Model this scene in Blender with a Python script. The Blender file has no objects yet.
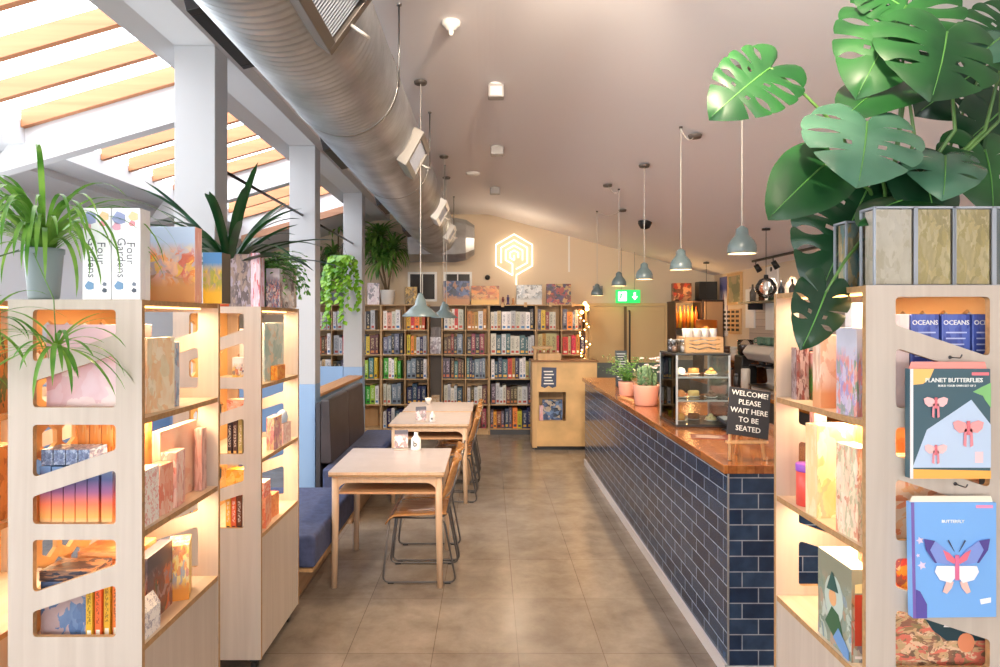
WORLD, EXPO = 4.6, 0.68
import bpy, bmesh, math, random
from mathutils import Vector, Matrix
from mathutils.geometry import tessellate_polygon
PI = math.pi
sc = bpy.context.scene
COL = sc.collection
R = random.Random(7)
F = 667.0; EYE = 1.72; VX, VY = 489.0, 320.0

def W(px, py, Y):
    return Vector(((px - VX) * Y / F, Y, EYE - (py - VY) * Y / F))

def lin(c):
    return tuple(((v / 255) / 12.92 if v / 255 <= .04045 else ((v / 255 + .055) / 1.055) ** 2.4) for v in c[:3])

# ------------------------------------------------------------ mesh builder
class MB:
    def __init__(s):
        s.v = []; s.f = []; s.m = []; s.sm = []
    def add(s, vs, fs, mi=0, sm=False):
        b = len(s.v); s.v += [tuple(p) for p in vs]
        for f in fs:
            s.f.append([b + i for i in f]); s.m.append(mi); s.sm.append(sm)
    def box(s, x0, x1, y0, y1, z0, z1, mi=0):
        s.add([(x0,y0,z0),(x1,y0,z0),(x1,y1,z0),(x0,y1,z0),(x0,y0,z1),(x1,y0,z1),(x1,y1,z1),(x0,y1,z1)],
              [(0,3,2,1),(4,5,6,7),(0,1,5,4),(1,2,6,5),(2,3,7,6),(3,0,4,7)], mi)
    def obox(s, c, sx, sy, sz, M=None, mi=0):
        M = M or Matrix.Identity(3); c = Vector(c)
        vs = [c + M @ Vector((a*sx/2, b*sy/2, d*sz/2)) for d in (-1,1) for a,b in ((-1,-1),(1,-1),(1,1),(-1,1))]
        s.add(vs, [(0,3,2,1),(4,5,6,7),(0,1,5,4),(1,2,6,5),(2,3,7,6),(3,0,4,7)], mi)
    def tube(s, pts, r, n=8, mi=0, cap=True):
        pts = [Vector(p) for p in pts]; k = len(pts)
        rs = r if isinstance(r, (list, tuple)) else [r]*k
        up = None; rings = []
        for i, p in enumerate(pts):
            t = (pts[min(i+1,k-1)] - pts[max(i-1,0)]).normalized()
            if up is None:
                up = Vector((0,0,1)) if abs(t.z) < .9 else Vector((1,0,0))
            a = t.cross(up)
            if a.length < 1e-5: a = t.cross(Vector((0,1,0.3)))
            a.normalize(); b = a.cross(t).normalized(); up = b
            rings.append([p + (a*math.cos(2*PI*j/n) + b*math.sin(2*PI*j/n))*rs[i] for j in range(n)])
        vs = [q for rg in rings for q in rg]
        fs = [(i*n+j, (i+1)*n+j, (i+1)*n+(j+1)%n, i*n+(j+1)%n) for i in range(k-1) for j in range(n)]
        if cap: fs += [tuple(range(n)), tuple((k-1)*n+j for j in reversed(range(n)))]
        s.add(vs, fs, mi, True)
    def lathe(s, prof, c=(0,0,0), n=24, mi=0, ax='z', sm=True):
        c = Vector(c); vs = []
        for r, h in prof:
            for j in range(n):
                a = 2*PI*j/n; x, y = r*math.cos(a), r*math.sin(a)
                vs.append(c + (Vector((x,y,h)) if ax == 'z' else Vector((x,h,y)) if ax == 'y' else Vector((h,x,y))))
        k = len(prof)
        fs = [(i*n+j, i*n+(j+1)%n, (i+1)*n+(j+1)%n, (i+1)*n+j) for i in range(k-1) for j in range(n)]
        if ax == 'y': fs = [tuple(reversed(f)) for f in fs]
        s.add(vs, fs, mi, sm)
    def plate(s, outer, holes, o, ux, uy, th, mi=0, edge_mi=None):
        """flat board: 2D loops placed at o + u*ux + v*uy, extruded by vector th"""
        o, ux, uy, th = Vector(o), Vector(ux), Vector(uy), Vector(th)
        loops = [outer] + list(holes)
        flat = [p for l in loops for p in l]
        tri = tessellate_polygon([[Vector((p[0], p[1], 0)) for p in l] for l in loops])
        n = len(flat)
        A = [o + ux*p[0] + uy*p[1] for p in flat]; B = [a + th for a in A]
        nrm = ux.cross(uy); flip = nrm.dot(th) > 0
        fs = []
        for t in tri:
            a, b, c = t
            ar = (flat[b][0]-flat[a][0])*(flat[c][1]-flat[a][1]) - (flat[b][1]-flat[a][1])*(flat[c][0]-flat[a][0])
            if ar < 0: a, b, c = a, c, b
            if flip: fs.append((a, c, b)); fs.append((n+a, n+b, n+c))
            else: fs.append((a, b, c)); fs.append((n+a, n+c, n+b))
        s.add(A + B, fs, mi)
        base = len(s.v) - 2*n; off = 0
        for l in loops:
            k = len(l)
            for i in range(k):
                a, b = off+i, off+(i+1) % k
                s.f.append([base+a, base+b, base+n+b, base+n+a]); s.m.append(mi if edge_mi is None else edge_mi); s.sm.append(False)
            off += k
    def blade(s, base, az, p0, p1, L, w, n=9, fold=.25, mi=0, twist=0, sag=1.0, shape=None):
        """strap leaf: pitch goes p0 -> p1 along its length"""
        p = Vector(base); vs = []; h = Vector((math.cos(az), math.sin(az), 0))
        side = Vector((-math.sin(az), math.cos(az), 0))
        for i in range(n+1):
            t = i/n; pt = p0 + (p1-p0)*(t**sag)
            d = h*math.cos(pt) + Vector((0,0,1))*math.sin(pt)
            nn = h*(-math.sin(pt)) + Vector((0,0,1))*math.cos(pt)
            ww = w*(shape(t) if shape else max(.02, math.sin(PI*min(1, .12+t*.88))**.6 if t < 1 else .02))/2
            sd = side*math.cos(twist*t) + nn*math.sin(twist*t)
            vs += [p - sd*ww + nn*ww*fold, p, p + sd*ww + nn*ww*fold]
            p = p + d*(L/n)
        fs = []
        for i in range(n):
            a = i*3; fs += [(a,a+1,a+4,a+3),(a+1,a+2,a+5,a+4)]
        s.add(vs, fs, mi, True)
        return p
    def leaflet(s, base, d, L, w, nrm=None, mi=0, bend=.15):
        base = Vector(base); d = Vector(d).normalized()
        nrm = Vector(nrm) if nrm is not None else Vector((R.uniform(-.5,.5), R.uniform(-.9,.1), 1))
        sd = d.cross(nrm)
        if sd.length < 1e-4: sd = d.cross(Vector((1,0,0)))
        sd.normalize(); nn = sd.cross(d).normalized()
        pr = [(0,.1),(.25,.8),(.55,1),(.8,.6),(1,.03)]
        vs = []
        for t, k in pr:
            c = base + d*L*t - nn*bend*L*t*t
            vs += [c - sd*w/2*k + nn*w*.08*k, c, c + sd*w/2*k + nn*w*.08*k]
        fs = []
        for i in range(len(pr)-1):
            a = i*3; fs += [(a,a+1,a+4,a+3),(a+1,a+2,a+5,a+4)]
        s.add(vs, fs, mi, True)
    def build(s, name, mats, parent=None, bevel=0, fix=False, weld=False, seg=2):
        me = bpy.data.meshes.new(name); me.from_pydata(s.v, [], s.f)
        mats = mats if isinstance(mats, (list, tuple)) else [mats]
        for m in mats: me.materials.append(m)
        me.polygons.foreach_set('material_index', s.m)
        me.polygons.foreach_set('use_smooth', s.sm)
        if fix or weld:
            bm = bmesh.new(); bm.from_mesh(me)
            if weld: bmesh.ops.remove_doubles(bm, verts=bm.verts, dist=1e-5)
            bmesh.ops.recalc_face_normals(bm, faces=bm.faces); bm.to_mesh(me); bm.free()
        me.update()
        o = bpy.data.objects.new(name, me); COL.objects.link(o)
        if parent: o.parent = parent
        if bevel:
            b = o.modifiers.new('bevel', 'BEVEL'); b.width = bevel; b.segments = seg; b.limit_method = 'ANGLE'; b.angle_limit = math.radians(50)
        return o

def tag(o, label, cat, group=None):
    o['label'] = label; o['category'] = cat
    if group: o['group'] = group
    return o
def struct(o):
    o['kind'] = 'structure'; return o
def thing(name, label, cat, loc=(0,0,0), rz=0, group=None):
    o = bpy.data.objects.new(name, None); o.empty_display_size = .1; COL.objects.link(o)
    o.location = loc; o.rotation_euler = (0,0,rz)
    return tag(o, label, cat, group)
def copy_tree(o, parent=None):
    c = o.copy(); COL.objects.link(c)
    if parent: c.parent = parent
    for ch in list(o.children): copy_tree(ch, c)
    return c
def rrect(x0, x1, y0, y1, r, n=5):
    return rpoly([(x0,y0),(x1,y0),(x1,y1),(x0,y1)], r, n)
def rpoly(P, r, n=4):
    out = []; k = len(P)
    for i in range(k):
        p = Vector(P[i]); a = (Vector(P[i-1]) - p); b = (Vector(P[(i+1) % k]) - p)
        la, lb = a.length, b.length; a.normalize(); b.normalize()
        ang = a.angle(b); d = min(r / math.tan(ang/2), la*.45, lb*.45)
        s0, s1 = p + a*d, p + b*d
        for j in range(n+1):
            t = j/n; out.append(tuple(s0*(1-t)**2 + p*2*t*(1-t) + s1*t*t))
    return out
def round_path(P, r, n=4):
    P = [Vector(p) for p in P]; out = [P[0]]
    for i in range(1, len(P)-1):
        a = P[i-1]-P[i]; b = P[i+1]-P[i]; d = min(r, a.length*.45, b.length*.45)
        s0 = P[i] + a.normalized()*d; s1 = P[i] + b.normalized()*d
        for j in range(n+1):
            t = j/n; out.append(s0*(1-t)**2 + P[i]*2*t*(1-t) + s1*t*t)
    return out + [P[-1]]
def text_part(txt, size, loc, rot, mat, parent, name='lettering', ext=.0008, align='CENTER', label=None, sx=1, space=1, wt=.012):
    cu = bpy.data.curves.new('t', 'FONT'); cu.body = txt; cu.size = size; cu.extrude = ext
    cu.align_x = align; cu.align_y = 'CENTER'; cu.resolution_u = 2; cu.space_line = space
    cu.offset = size*wt
    o = bpy.data.objects.new('t', cu); COL.objects.link(o)
    dg = bpy.context.evaluated_depsgraph_get()
    me = bpy.data.meshes.new_from_object(o.evaluated_get(dg)); bpy.data.objects.remove(o)
    me.materials.clear(); me.materials.append(mat)
    r = bpy.data.objects.new(name, me); COL.objects.link(r); r.location = loc; r.rotation_euler = rot
    r.scale = (sx, 1, 1)
    if parent: r.parent = parent
    return r

# ------------------------------------------------------------ materials
def newmat(name):
    m = bpy.data.materials.new(name); m.use_nodes = True
    nt = m.node_tree; return m, nt, nt.nodes['Principled BSDF']
def N(nt, t, **kw):
    n = nt.nodes.new(t)
    for k, v in kw.items():
        if k in n.inputs: n.inputs[k].default_value = v
        else: setattr(n, k, v)
    return n
def ramp(nt, cols, pos=None, interp='LINEAR'):
    r = nt.nodes.new('ShaderNodeValToRGB'); cr = r.color_ramp; cr.interpolation = interp
    k = len(cols)
    while len(cr.elements) < k: cr.elements.new(.5)
    for i, c in enumerate(cols):
        cr.elements[i].position = pos[i] if pos else i/max(1, k-1)
        cr.elements[i].color = (*lin(c), 1)
    return r
def M(name, c, rough=.6, metal=0, spec=.5, coat=0, em=None, ems=0, noise=0, nscale=8, bump=0, bscale=60, trans=0):
    m, nt, b = newmat(name)
    b.inputs['Base Color'].default_value = (*lin(c), 1)
    b.inputs['Roughness'].default_value = rough; b.inputs['Metallic'].default_value = metal
    b.inputs['Specular IOR Level'].default_value = spec; b.inputs['Coat Weight'].default_value = coat
    if trans: b.inputs['Transmission Weight'].default_value = trans
    if em: b.inputs['Emission Color'].default_value = (*lin(em), 1); b.inputs['Emission Strength'].default_value = ems
    if noise or bump:
        tc = N(nt, 'ShaderNodeTexCoord')
    if noise:
        n = N(nt, 'ShaderNodeTexNoise', Scale=nscale, Detail=4.0); nt.links.new(tc.outputs['Object'], n.inputs['Vector'])
        r = ramp(nt, [tuple(max(0,v*(1-noise)) for v in c), tuple(min(255,v*(1+noise*.6)) for v in c)], [.3,.7])
        nt.links.new(n.outputs['Fac'], r.inputs['Fac']); nt.links.new(r.outputs['Color'], b.inputs['Base Color'])
    if bump:
        n2 = N(nt, 'ShaderNodeTexNoise', Scale=bscale, Detail=3.0); nt.links.new(tc.outputs['Object'], n2.inputs['Vector'])
        bp = N(nt, 'ShaderNodeBump', Strength=bump, Distance=.01); nt.links.new(n2.outputs['Fac'], bp.inputs['Height']); nt.links.new(bp.outputs['Normal'], b.inputs['Normal'])
    return m
def wood(name, c1, c2, axis='x', rough=.45, scale=6, stretch=14, coat=0, bump=.02):
    m, nt, b = newmat(name); tc = N(nt, 'ShaderNodeTexCoord'); mp = N(nt, 'ShaderNodeMapping')
    s = [scale*stretch]*3; s['xyz'.index(axis)] = scale*.6
    mp.inputs['Scale'].default_value = s
    n = N(nt, 'ShaderNodeTexNoise', Scale=.5, Detail=5.0, Distortion=.6)
    r = ramp(nt, [c1, c2], [.3, .7])
    nt.links.new(tc.outputs['Object'], mp.inputs['Vector']); nt.links.new(mp.outputs['Vector'], n.inputs['Vector'])
    nt.links.new(n.outputs['Fac'], r.inputs['Fac']); nt.links.new(r.outputs['Color'], b.inputs['Base Color'])
    b.inputs['Roughness'].default_value = rough; b.inputs['Coat Weight'].default_value = coat
    return m
def art(name, cols, scale=4, seed=0, top=None, bottom=None, rough=.35, band=None, distort=1.2, coat=.2):
    scale = scale*1.35; distort = distort*.5
    """printed cover: patchy picture colours, an optional sky/title tone at the top and a ground tone at the foot"""
    m, nt, b = newmat(name); L = nt.links
    tc = N(nt, 'ShaderNodeTexCoord'); mp = N(nt, 'ShaderNodeMapping'); mp.inputs['Location'].default_value = (seed*1.7, seed*.9, seed*2.3)
    L.new(tc.outputs['Generated'], mp.inputs['Vector'])
    n = N(nt, 'ShaderNodeTexNoise', Scale=float(scale)*.7, Detail=4.0, Distortion=float(distort)); L.new(mp.outputs['Vector'], n.inputs['Vector'])
    mixv = N(nt, 'ShaderNodeMix', data_type='VECTOR'); mixv.inputs[0].default_value = .35
    L.new(mp.outputs['Vector'], mixv.inputs[4]); L.new(n.outputs['Color'], mixv.inputs[5])
    v = N(nt, 'ShaderNodeTexVoronoi', Scale=float(scale)*1.6); L.new(mixv.outputs[1], v.inputs['Vector'])
    sep = N(nt, 'ShaderNodeSeparateColor'); L.new(v.outputs['Color'], sep.inputs[0])
    r = ramp(nt, cols, None, 'CONSTANT' if len(cols) > 3 else 'LINEAR'); 
    for i, e in enumerate(r.color_ramp.elements): e.position = i/len(cols)
    L.new(sep.outputs[0], r.inputs['Fac'])
    r2 = ramp(nt, cols); L.new(n.outputs['Fac'], r2.inputs['Fac'])
    mx = N(nt, 'ShaderNodeMix', data_type='RGBA'); mx.inputs[0].default_value = .4
    L.new(r.outputs['Color'], mx.inputs[6]); L.new(r2.outputs['Color'], mx.inputs[7])
    out = mx.outputs[2]; sx = N(nt, 'ShaderNodeSeparateXYZ'); L.new(tc.outputs['Generated'], sx.inputs[0])
    for colr, lo, hi in ((top, .62, .8), (bottom, .38, .2)):
        if colr:
            mr = N(nt, 'ShaderNodeMapRange'); mr.inputs[1].default_value = lo; mr.inputs[2].default_value = hi
            L.new(sx.outputs[2], mr.inputs[0])
            m2 = N(nt, 'ShaderNodeMix', data_type='RGBA'); L.new(mr.outputs[0], m2.inputs[0]); L.new(out, m2.inputs[6]); m2.inputs[7].default_value = (*lin(colr), 1)
            out = m2.outputs[2]
    L.new(out, b.inputs['Base Color']); b.inputs['Roughness'].default_value = rough; b.inputs['Coat Weight'].default_value = coat
    return m
def spine(name, base, mark, emb, seed):
    """printed box spine: ground colour, a title block down the middle and a small emblem near the foot"""
    m, nt, b = newmat(name); L = nt.links
    tc = N(nt, 'ShaderNodeTexCoord'); oi = N(nt, 'ShaderNodeObjectInfo')
    sx = N(nt, 'ShaderNodeSeparateXYZ'); L.new(tc.outputs['Generated'], sx.inputs[0])
    def rng(sock, a, c):
        g = N(nt, 'ShaderNodeMath', operation='GREATER_THAN'); g.inputs[1].default_value = a; L.new(sock, g.inputs[0])
        l = N(nt, 'ShaderNodeMath', operation='LESS_THAN'); l.inputs[1].default_value = c; L.new(sock, l.inputs[0])
        mm = N(nt, 'ShaderNodeMath', operation='MULTIPLY'); L.new(g.outputs[0], mm.inputs[0]); L.new(l.outputs[0], mm.inputs[1]); return mm.outputs[0]
    def mul(a, c):
        mm = N(nt, 'ShaderNodeMath', operation='MULTIPLY'); L.new(a, mm.inputs[0]); L.new(c, mm.inputs[1]); return mm.outputs[0]
    mp = N(nt, 'ShaderNodeMapping'); mp.inputs['Scale'].default_value = (3.5, 0, 26)
    cb = N(nt, 'ShaderNodeCombineXYZ'); L.new(oi.outputs['Random'], cb.inputs[0]); L.new(oi.outputs['Random'], cb.inputs[2])
    sc9 = N(nt, 'ShaderNodeVectorMath', operation='SCALE'); sc9.inputs['Scale'].default_value = 90; L.new(cb.outputs[0], sc9.inputs[0])
    L.new(sc9.outputs[0], mp.inputs['Location']); L.new(tc.outputs['Generated'], mp.inputs['Vector'])
    n = N(nt, 'ShaderNodeTexNoise', Scale=1.0, Detail=1.0); L.new(mp.outputs['Vector'], n.inputs['Vector'])
    th = N(nt, 'ShaderNodeMath', operation='GREATER_THAN'); th.inputs[1].default_value = .5; L.new(n.outputs['Fac'], th.inputs[0])
    title = mul(mul(rng(sx.outputs[0], .25, .75), rng(sx.outputs[2], .3, .85)), th.outputs[0])
    em = mul(rng(sx.outputs[0], .2, .8), rng(sx.outputs[2], .08, .2))
    hs = N(nt, 'ShaderNodeHueSaturation'); hs.inputs['Color'].default_value = (*lin(base), 1)
    mr = N(nt, 'ShaderNodeMapRange'); mr.inputs[3].default_value = .44; mr.inputs[4].default_value = .56; L.new(oi.outputs['Random'], mr.inputs[0]); L.new(mr.outputs[0], hs.inputs['Hue'])
    mr2 = N(nt, 'ShaderNodeMapRange'); mr2.inputs[3].default_value = 1.15; mr2.inputs[4].default_value = .7; L.new(oi.outputs['Random'], mr2.inputs[0]); L.new(mr2.outputs[0], hs.inputs['Value'])
    fd = N(nt, 'ShaderNodeMath', operation='MULTIPLY'); fd.inputs[1].default_value = .6; L.new(title, fd.inputs[0])
    m1 = N(nt, 'ShaderNodeMix', data_type='RGBA'); L.new(fd.outputs[0], m1.inputs[0]); L.new(hs.outputs[0], m1.inputs[6]); m1.inputs[7].default_value = (*lin(mark), 1)
    m2 = N(nt, 'ShaderNodeMix', data_type='RGBA'); L.new(em, m2.inputs[0]); L.new(m1.outputs[2], m2.inputs[6]); m2.inputs[7].default_value = (*lin(emb), 1)
    L.new(m2.outputs[2], b.inputs['Base Color']); b.inputs['Roughness'].default_value = .4
    return m
def leafmat(name, c1, c2, rough=.4, scale=6, trans=.15):
    m, nt, b = newmat(name); tc = N(nt, 'ShaderNodeTexCoord')
    n = N(nt, 'ShaderNodeTexNoise', Scale=float(scale), Detail=2.0); nt.links.new(tc.outputs['Object'], n.inputs['Vector'])
    r = ramp(nt, [c1, c2], [.35, .65]); nt.links.new(n.outputs['Fac'], r.inputs['Fac']); nt.links.new(r.outputs['Color'], b.inputs['Base Color'])
    b.inputs['Roughness'].default_value = rough
    tr = N(nt, 'ShaderNodeBsdfTranslucent'); nt.links.new(r.outputs['Color'], tr.inputs['Color'])
    mx = N(nt, 'ShaderNodeMixShader'); mx.inputs[0].default_value = trans
    nt.links.new(b.outputs[0], mx.inputs[1]); nt.links.new(tr.outputs[0], mx.inputs[2]); nt.links.new(mx.outputs[0], nt.nodes['Material Output'].inputs[0])
    return m
def glass(name, tint=(235,245,242), rough=.02, refl=.18):
    m, nt, b = newmat(name); nt.nodes.remove(b)
    t = N(nt, 'ShaderNodeBsdfTransparent'); t.inputs[0].default_value = (*lin(tint), 1)
    g = N(nt, 'ShaderNodeBsdfGlossy'); g.inputs['Roughness'].default_value = rough
    lw = N(nt, 'ShaderNodeFresnel'); lw.inputs[0].default_value = 1.5
    ad = N(nt, 'ShaderNodeMath', operation='ADD'); ad.inputs[1].default_value = refl; nt.links.new(lw.outputs[0], ad.inputs[0])
    mx = N(nt, 'ShaderNodeMixShader'); nt.links.new(ad.outputs[0], mx.inputs[0]); nt.links.new(t.outputs[0], mx.inputs[1]); nt.links.new(g.outputs[0], mx.inputs[2])
    nt.links.new(mx.outputs[0], nt.nodes['Material Output'].inputs[0]); return m

WALLW = M('white_paint', (206,207,210), .7, bump=.03)
CEIL = M('ceiling_paint', (242,238,240), .8, bump=.02, bscale=30)
CREAM = M('warm_wall_paint', (222,202,176), .75, bump=.03)
BLUE = M('blue_dado_paint', (142,172,208), .6)
DOORP = M('door_paint', (224,192,140), .55)
GREYB = M('grey_blue_panel', (112,124,128), .5)
BLACK = M('black_plastic', (22,22,24), .4)
DARK = M('dark_metal', (52,50,52), .4, .6)
STEEL = M('brushed_steel', (150,150,150), .3, 1)
CHAIRMETAL = M('gunmetal_tube', (105,100,98), .35, .9)
WHITE = M('white_plastic', (238,236,232), .35)
PAPER = M('white_card', (240,238,236), .6)
GREYL = M('pendant_grey_enamel', (98,114,117), .3, coat=.4)
INNERW = M('pendant_white_inside', (245,240,230), .5)
BULB = M('lamp_bulb', (255,230,190), .3, em=(255,214,160), ems=14)
LED = M('led_strip', (255,220,170), .3, em=(255,190,110), ems=4)
NEON = M('neon_tube', (255,240,220), .3, em=(255,236,205), ems=1.7)
NAVY = M('navy_upholstery', (66,74,108), .85, noise=.12, nscale=25, bump=.25, bscale=250)
LEATHER = M('charcoal_leather', (62,54,56), .42, noise=.15, nscale=6, bump=.1, bscale=90)
PINKPOT = M('pink_ceramic', (222,160,140), .45)
GREYPOT = M('grey_ceramic', (128,140,144), .5)
TERRA = M('terracotta', (196,88,54), .7)
WHITEPOT = M('white_ceramic', (226,222,218), .4)
SOIL = M('potting_soil', (58,42,32), .95, bump=.4, bscale=80)
GLASS = glass('clear_glass')
PLASTIC = glass('clear_plastic', (248,249,252), .08, .04)
BIRCH = wood('birch_ply', (186,171,158), (198,184,171), 'z', .45, 5, 12, coat=.1)
BIRCHX = wood('birch_ply_shelf', (216,194,166), (228,208,182), 'y', .45, 5, 12, coat=.1)
PLYEDGE = M('ply_edge', (176,136,92), .6, noise=.1, nscale=60)
PILLARW = M('pillar_paint', (184,185,188), .7)
TABLETOP = M('table_laminate', (178,168,168), .35, noise=.03, nscale=10)
TABLEWOOD = wood('table_birch', (214,176,142), (226,194,162), 'z', .4, 6, 12)
CHAIRPLY = wood('amber_bent_ply', (156,102,54), (190,136,80), 'x', .25, 6, 10, coat=.5)
PINE = wood('rafter_timber', (172,112,72), (190,130,88), 'x', .6, 3, 14)
BROWNW = wood('brown_timber', (150,108,82), (170,126,98), 'x', .6, 3, 14)
SHELFW = wood('shelf_timber', (196,158,112), (214,178,132), 'z', .5, 4, 12)
BLACKB = M('black_board', (46,46,52), .7)
CHALK = M('chalk_white', (240,240,236), .8)
# floor material: polished concrete-look tiles
def floor_mat():
    m, nt, b = newmat('concrete_tile'); L = nt.links
    tc = N(nt, 'ShaderNodeTexCoord'); mp = N(nt, 'ShaderNodeMapping'); mp.inputs['Location'].default_value = (-.15+.44*20, -.07+.337*20, 0)
    L.new(tc.outputs['Object'], mp.inputs['Vector'])
    br = N(nt, 'ShaderNodeTexBrick', Scale=1.0); br.offset = 0; br.inputs['Brick Width'].default_value = .44; br.inputs['Row Height'].default_value = .674
    br.inputs['Mortar Size'].default_value = .0022; br.inputs['Mortar Smooth'].default_value = .3
    br.inputs['Color1'].default_value = (*lin((146,137,130)),1); br.inputs['Color2'].default_value = (*lin((154,145,137)),1); br.inputs['Mortar'].default_value = (*lin((116,103,94)),1)
    L.new(mp.outputs[0], br.inputs['Vector'])
    n = N(nt, 'ShaderNodeTexNoise', Scale=3.4, Detail=8.0, Roughness=.7, Distortion=.2); L.new(tc.outputs['Object'], n.inputs['Vector'])
    r = ramp(nt, [(196,188,178), (250,246,240)], [.3,.68]); L.new(n.outputs['Fac'], r.inputs['Fac'])
    mx = N(nt, 'ShaderNodeMix', data_type='RGBA', blend_type='MULTIPLY'); mx.inputs[0].default_value = 1
    L.new(br.outputs['Color'], mx.inputs[6]); L.new(r.outputs['Color'], mx.inputs[7]); L.new(mx.outputs[2], b.inputs['Base Color'])
    r2 = N(nt, 'ShaderNodeMapRange'); r2.inputs[3].default_value = .18; r2.inputs[4].default_value = .27; L.new(n.outputs['Fac'], r2.inputs[0]); L.new(r2.outputs[0], b.inputs['Roughness'])
    bp = N(nt, 'ShaderNodeBump', Strength=.04, Distance=.01); L.new(n.outputs['Fac'], bp.inputs['Height']); L.new(bp.outputs[0], b.inputs['Normal'])
    return m
def tile_mat(horiz):
    """glazed navy brick tile; horiz: which object axis runs along the courses"""
    m, nt, b = newmat('navy_glazed_tile_' + horiz); L = nt.links
    tc = N(nt, 'ShaderNodeTexCoord'); sp = N(nt, 'ShaderNodeSeparateXYZ'); L.new(tc.outputs['Object'], sp.inputs[0])
    cb = N(nt, 'ShaderNodeCombineXYZ'); L.new(sp.outputs['XYZ'.index(horiz)], cb.inputs[0]); L.new(sp.outputs[2], cb.inputs[1])
    mp = N(nt, 'ShaderNodeMapping'); L.new(cb.outputs[0], mp.inputs['Vector'])
    mp.inputs['Location'].default_value = ((-1.144-.0665+2.115 if horiz == 'X' else -3.19-.0665+4.23), -.065+.75, 0)
    br = N(nt, 'ShaderNodeTexBrick', Scale=1.0); br.offset = .63; br.offset_frequency = 2
    br.inputs['Brick Width'].default_value = .2115; br.inputs['Row Height'].default_value = .075; br.inputs['Mortar Size'].default_value = .0026; br.inputs['Mortar Smooth'].default_value = .15
    br.inputs['Color1'].default_value = (*lin((32,52,82)),1); br.inputs['Color2'].default_value = (*lin((56,80,110)),1); br.inputs['Mortar'].default_value = (*lin((176,182,190)),1)
    L.new(mp.outputs[0], br.inputs['Vector'])
    n = N(nt, 'ShaderNodeTexNoise', Scale=14.0, Detail=3.0); L.new(tc.outputs['Object'], n.inputs['Vector'])
    r = ramp(nt, [(170,175,190),(255,255,255)], [.3,.7]); L.new(n.outputs['Fac'], r.inputs['Fac'])
    mx = N(nt, 'ShaderNodeMix', data_type='RGBA', blend_type='MULTIPLY'); mx.inputs[0].default_value = .8
    L.new(br.outputs['Color'], mx.inputs[6]); L.new(r.outputs['Color'], mx.inputs[7]); L.new(mx.outputs[2], b.inputs['Base Color'])
    rr = N(nt, 'ShaderNodeMapRange'); rr.inputs[3].default_value = .16; rr.inputs[4].default_value = .8; L.new(br.outputs['Fac'], rr.inputs[0]); L.new(rr.outputs[0], b.inputs['Roughness'])
    n2 = N(nt, 'ShaderNodeTexNoise', Scale=9.0, Detail=2.0); L.new(tc.outputs['Object'], n2.inputs['Vector'])
    sb = N(nt, 'ShaderNodeMath', operation='SUBTRACT'); L.new(n2.outputs['Fac'], sb.inputs[0]); L.new(br.outputs['Fac'], sb.inputs[1])
    bp = N(nt, 'ShaderNodeBump', Strength=.35, Distance=.004); L.new(sb.outputs[0], bp.inputs['Height']); L.new(bp.outputs[0], b.inputs['Normal'])
    return m
def butcher():
    m, nt, b = newmat('oiled_stave_worktop'); L = nt.links
    tc = N(nt, 'ShaderNodeTexCoord'); mp = N(nt, 'ShaderNodeMapping'); mp.inputs['Rotation'].default_value = (0,0,PI/2); L.new(tc.outputs['Object'], mp.inputs[0])
    br = N(nt, 'ShaderNodeTexBrick', Scale=1.0); br.offset = .37; br.inputs['Brick Width'].default_value = .55; br.inputs['Row Height'].default_value = .042
    br.inputs['Mortar Size'].default_value = .0006; br.inputs['Color1'].default_value = (*lin((150,84,40)),1); br.inputs['Color2'].default_value = (*lin((182,116,60)),1); br.inputs['Mortar'].default_value = (*lin((110,60,26)),1)
    L.new(mp.outputs[0], br.inputs[0])
    mp2 = N(nt, 'ShaderNodeMapping'); mp2.inputs['Scale'].default_value = (40,3,40); L.new(tc.outputs['Object'], mp2.inputs[0])
    n = N(nt, 'ShaderNodeTexNoise', Scale=1.0, Detail=5.0); L.new(mp2.outputs[0], n.inputs[0]); r = ramp(nt, [(190,170,150),(255,255,255)], [.3,.7]); L.new(n.outputs[0], r.inputs[0])
    mx = N(nt, 'ShaderNodeMix', data_type='RGBA', blend_type='MULTIPLY'); mx.inputs[0].default_value = .8
    L.new(br.outputs[0], mx.inputs[6]); L.new(r.outputs[0], mx.inputs[7]); L.new(mx.outputs[2], b.inputs['Base Color'])
    b.inputs['Roughness'].default_value = .22; b.inputs['Coat Weight'].default_value = .4
    return m
FLOORM, TILEX, TILEY, BUTCHER = floor_mat(), tile_mat('X'), tile_mat('Y'), butcher()
GALV = M('galvanised_steel', (190,194,198), .4, .8, noise=.12, nscale=5, bump=.03, bscale=20)

ROOFG, _nt, _b = newmat('roof_sheet'); _nt.nodes.remove(_b); _tr = N(_nt, 'ShaderNodeBsdfTransparent'); _tr.inputs[0].default_value = (.97,.98,1,1); _nt.links.new(_tr.outputs[0], _nt.nodes['Material Output'].inputs[0])
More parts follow.
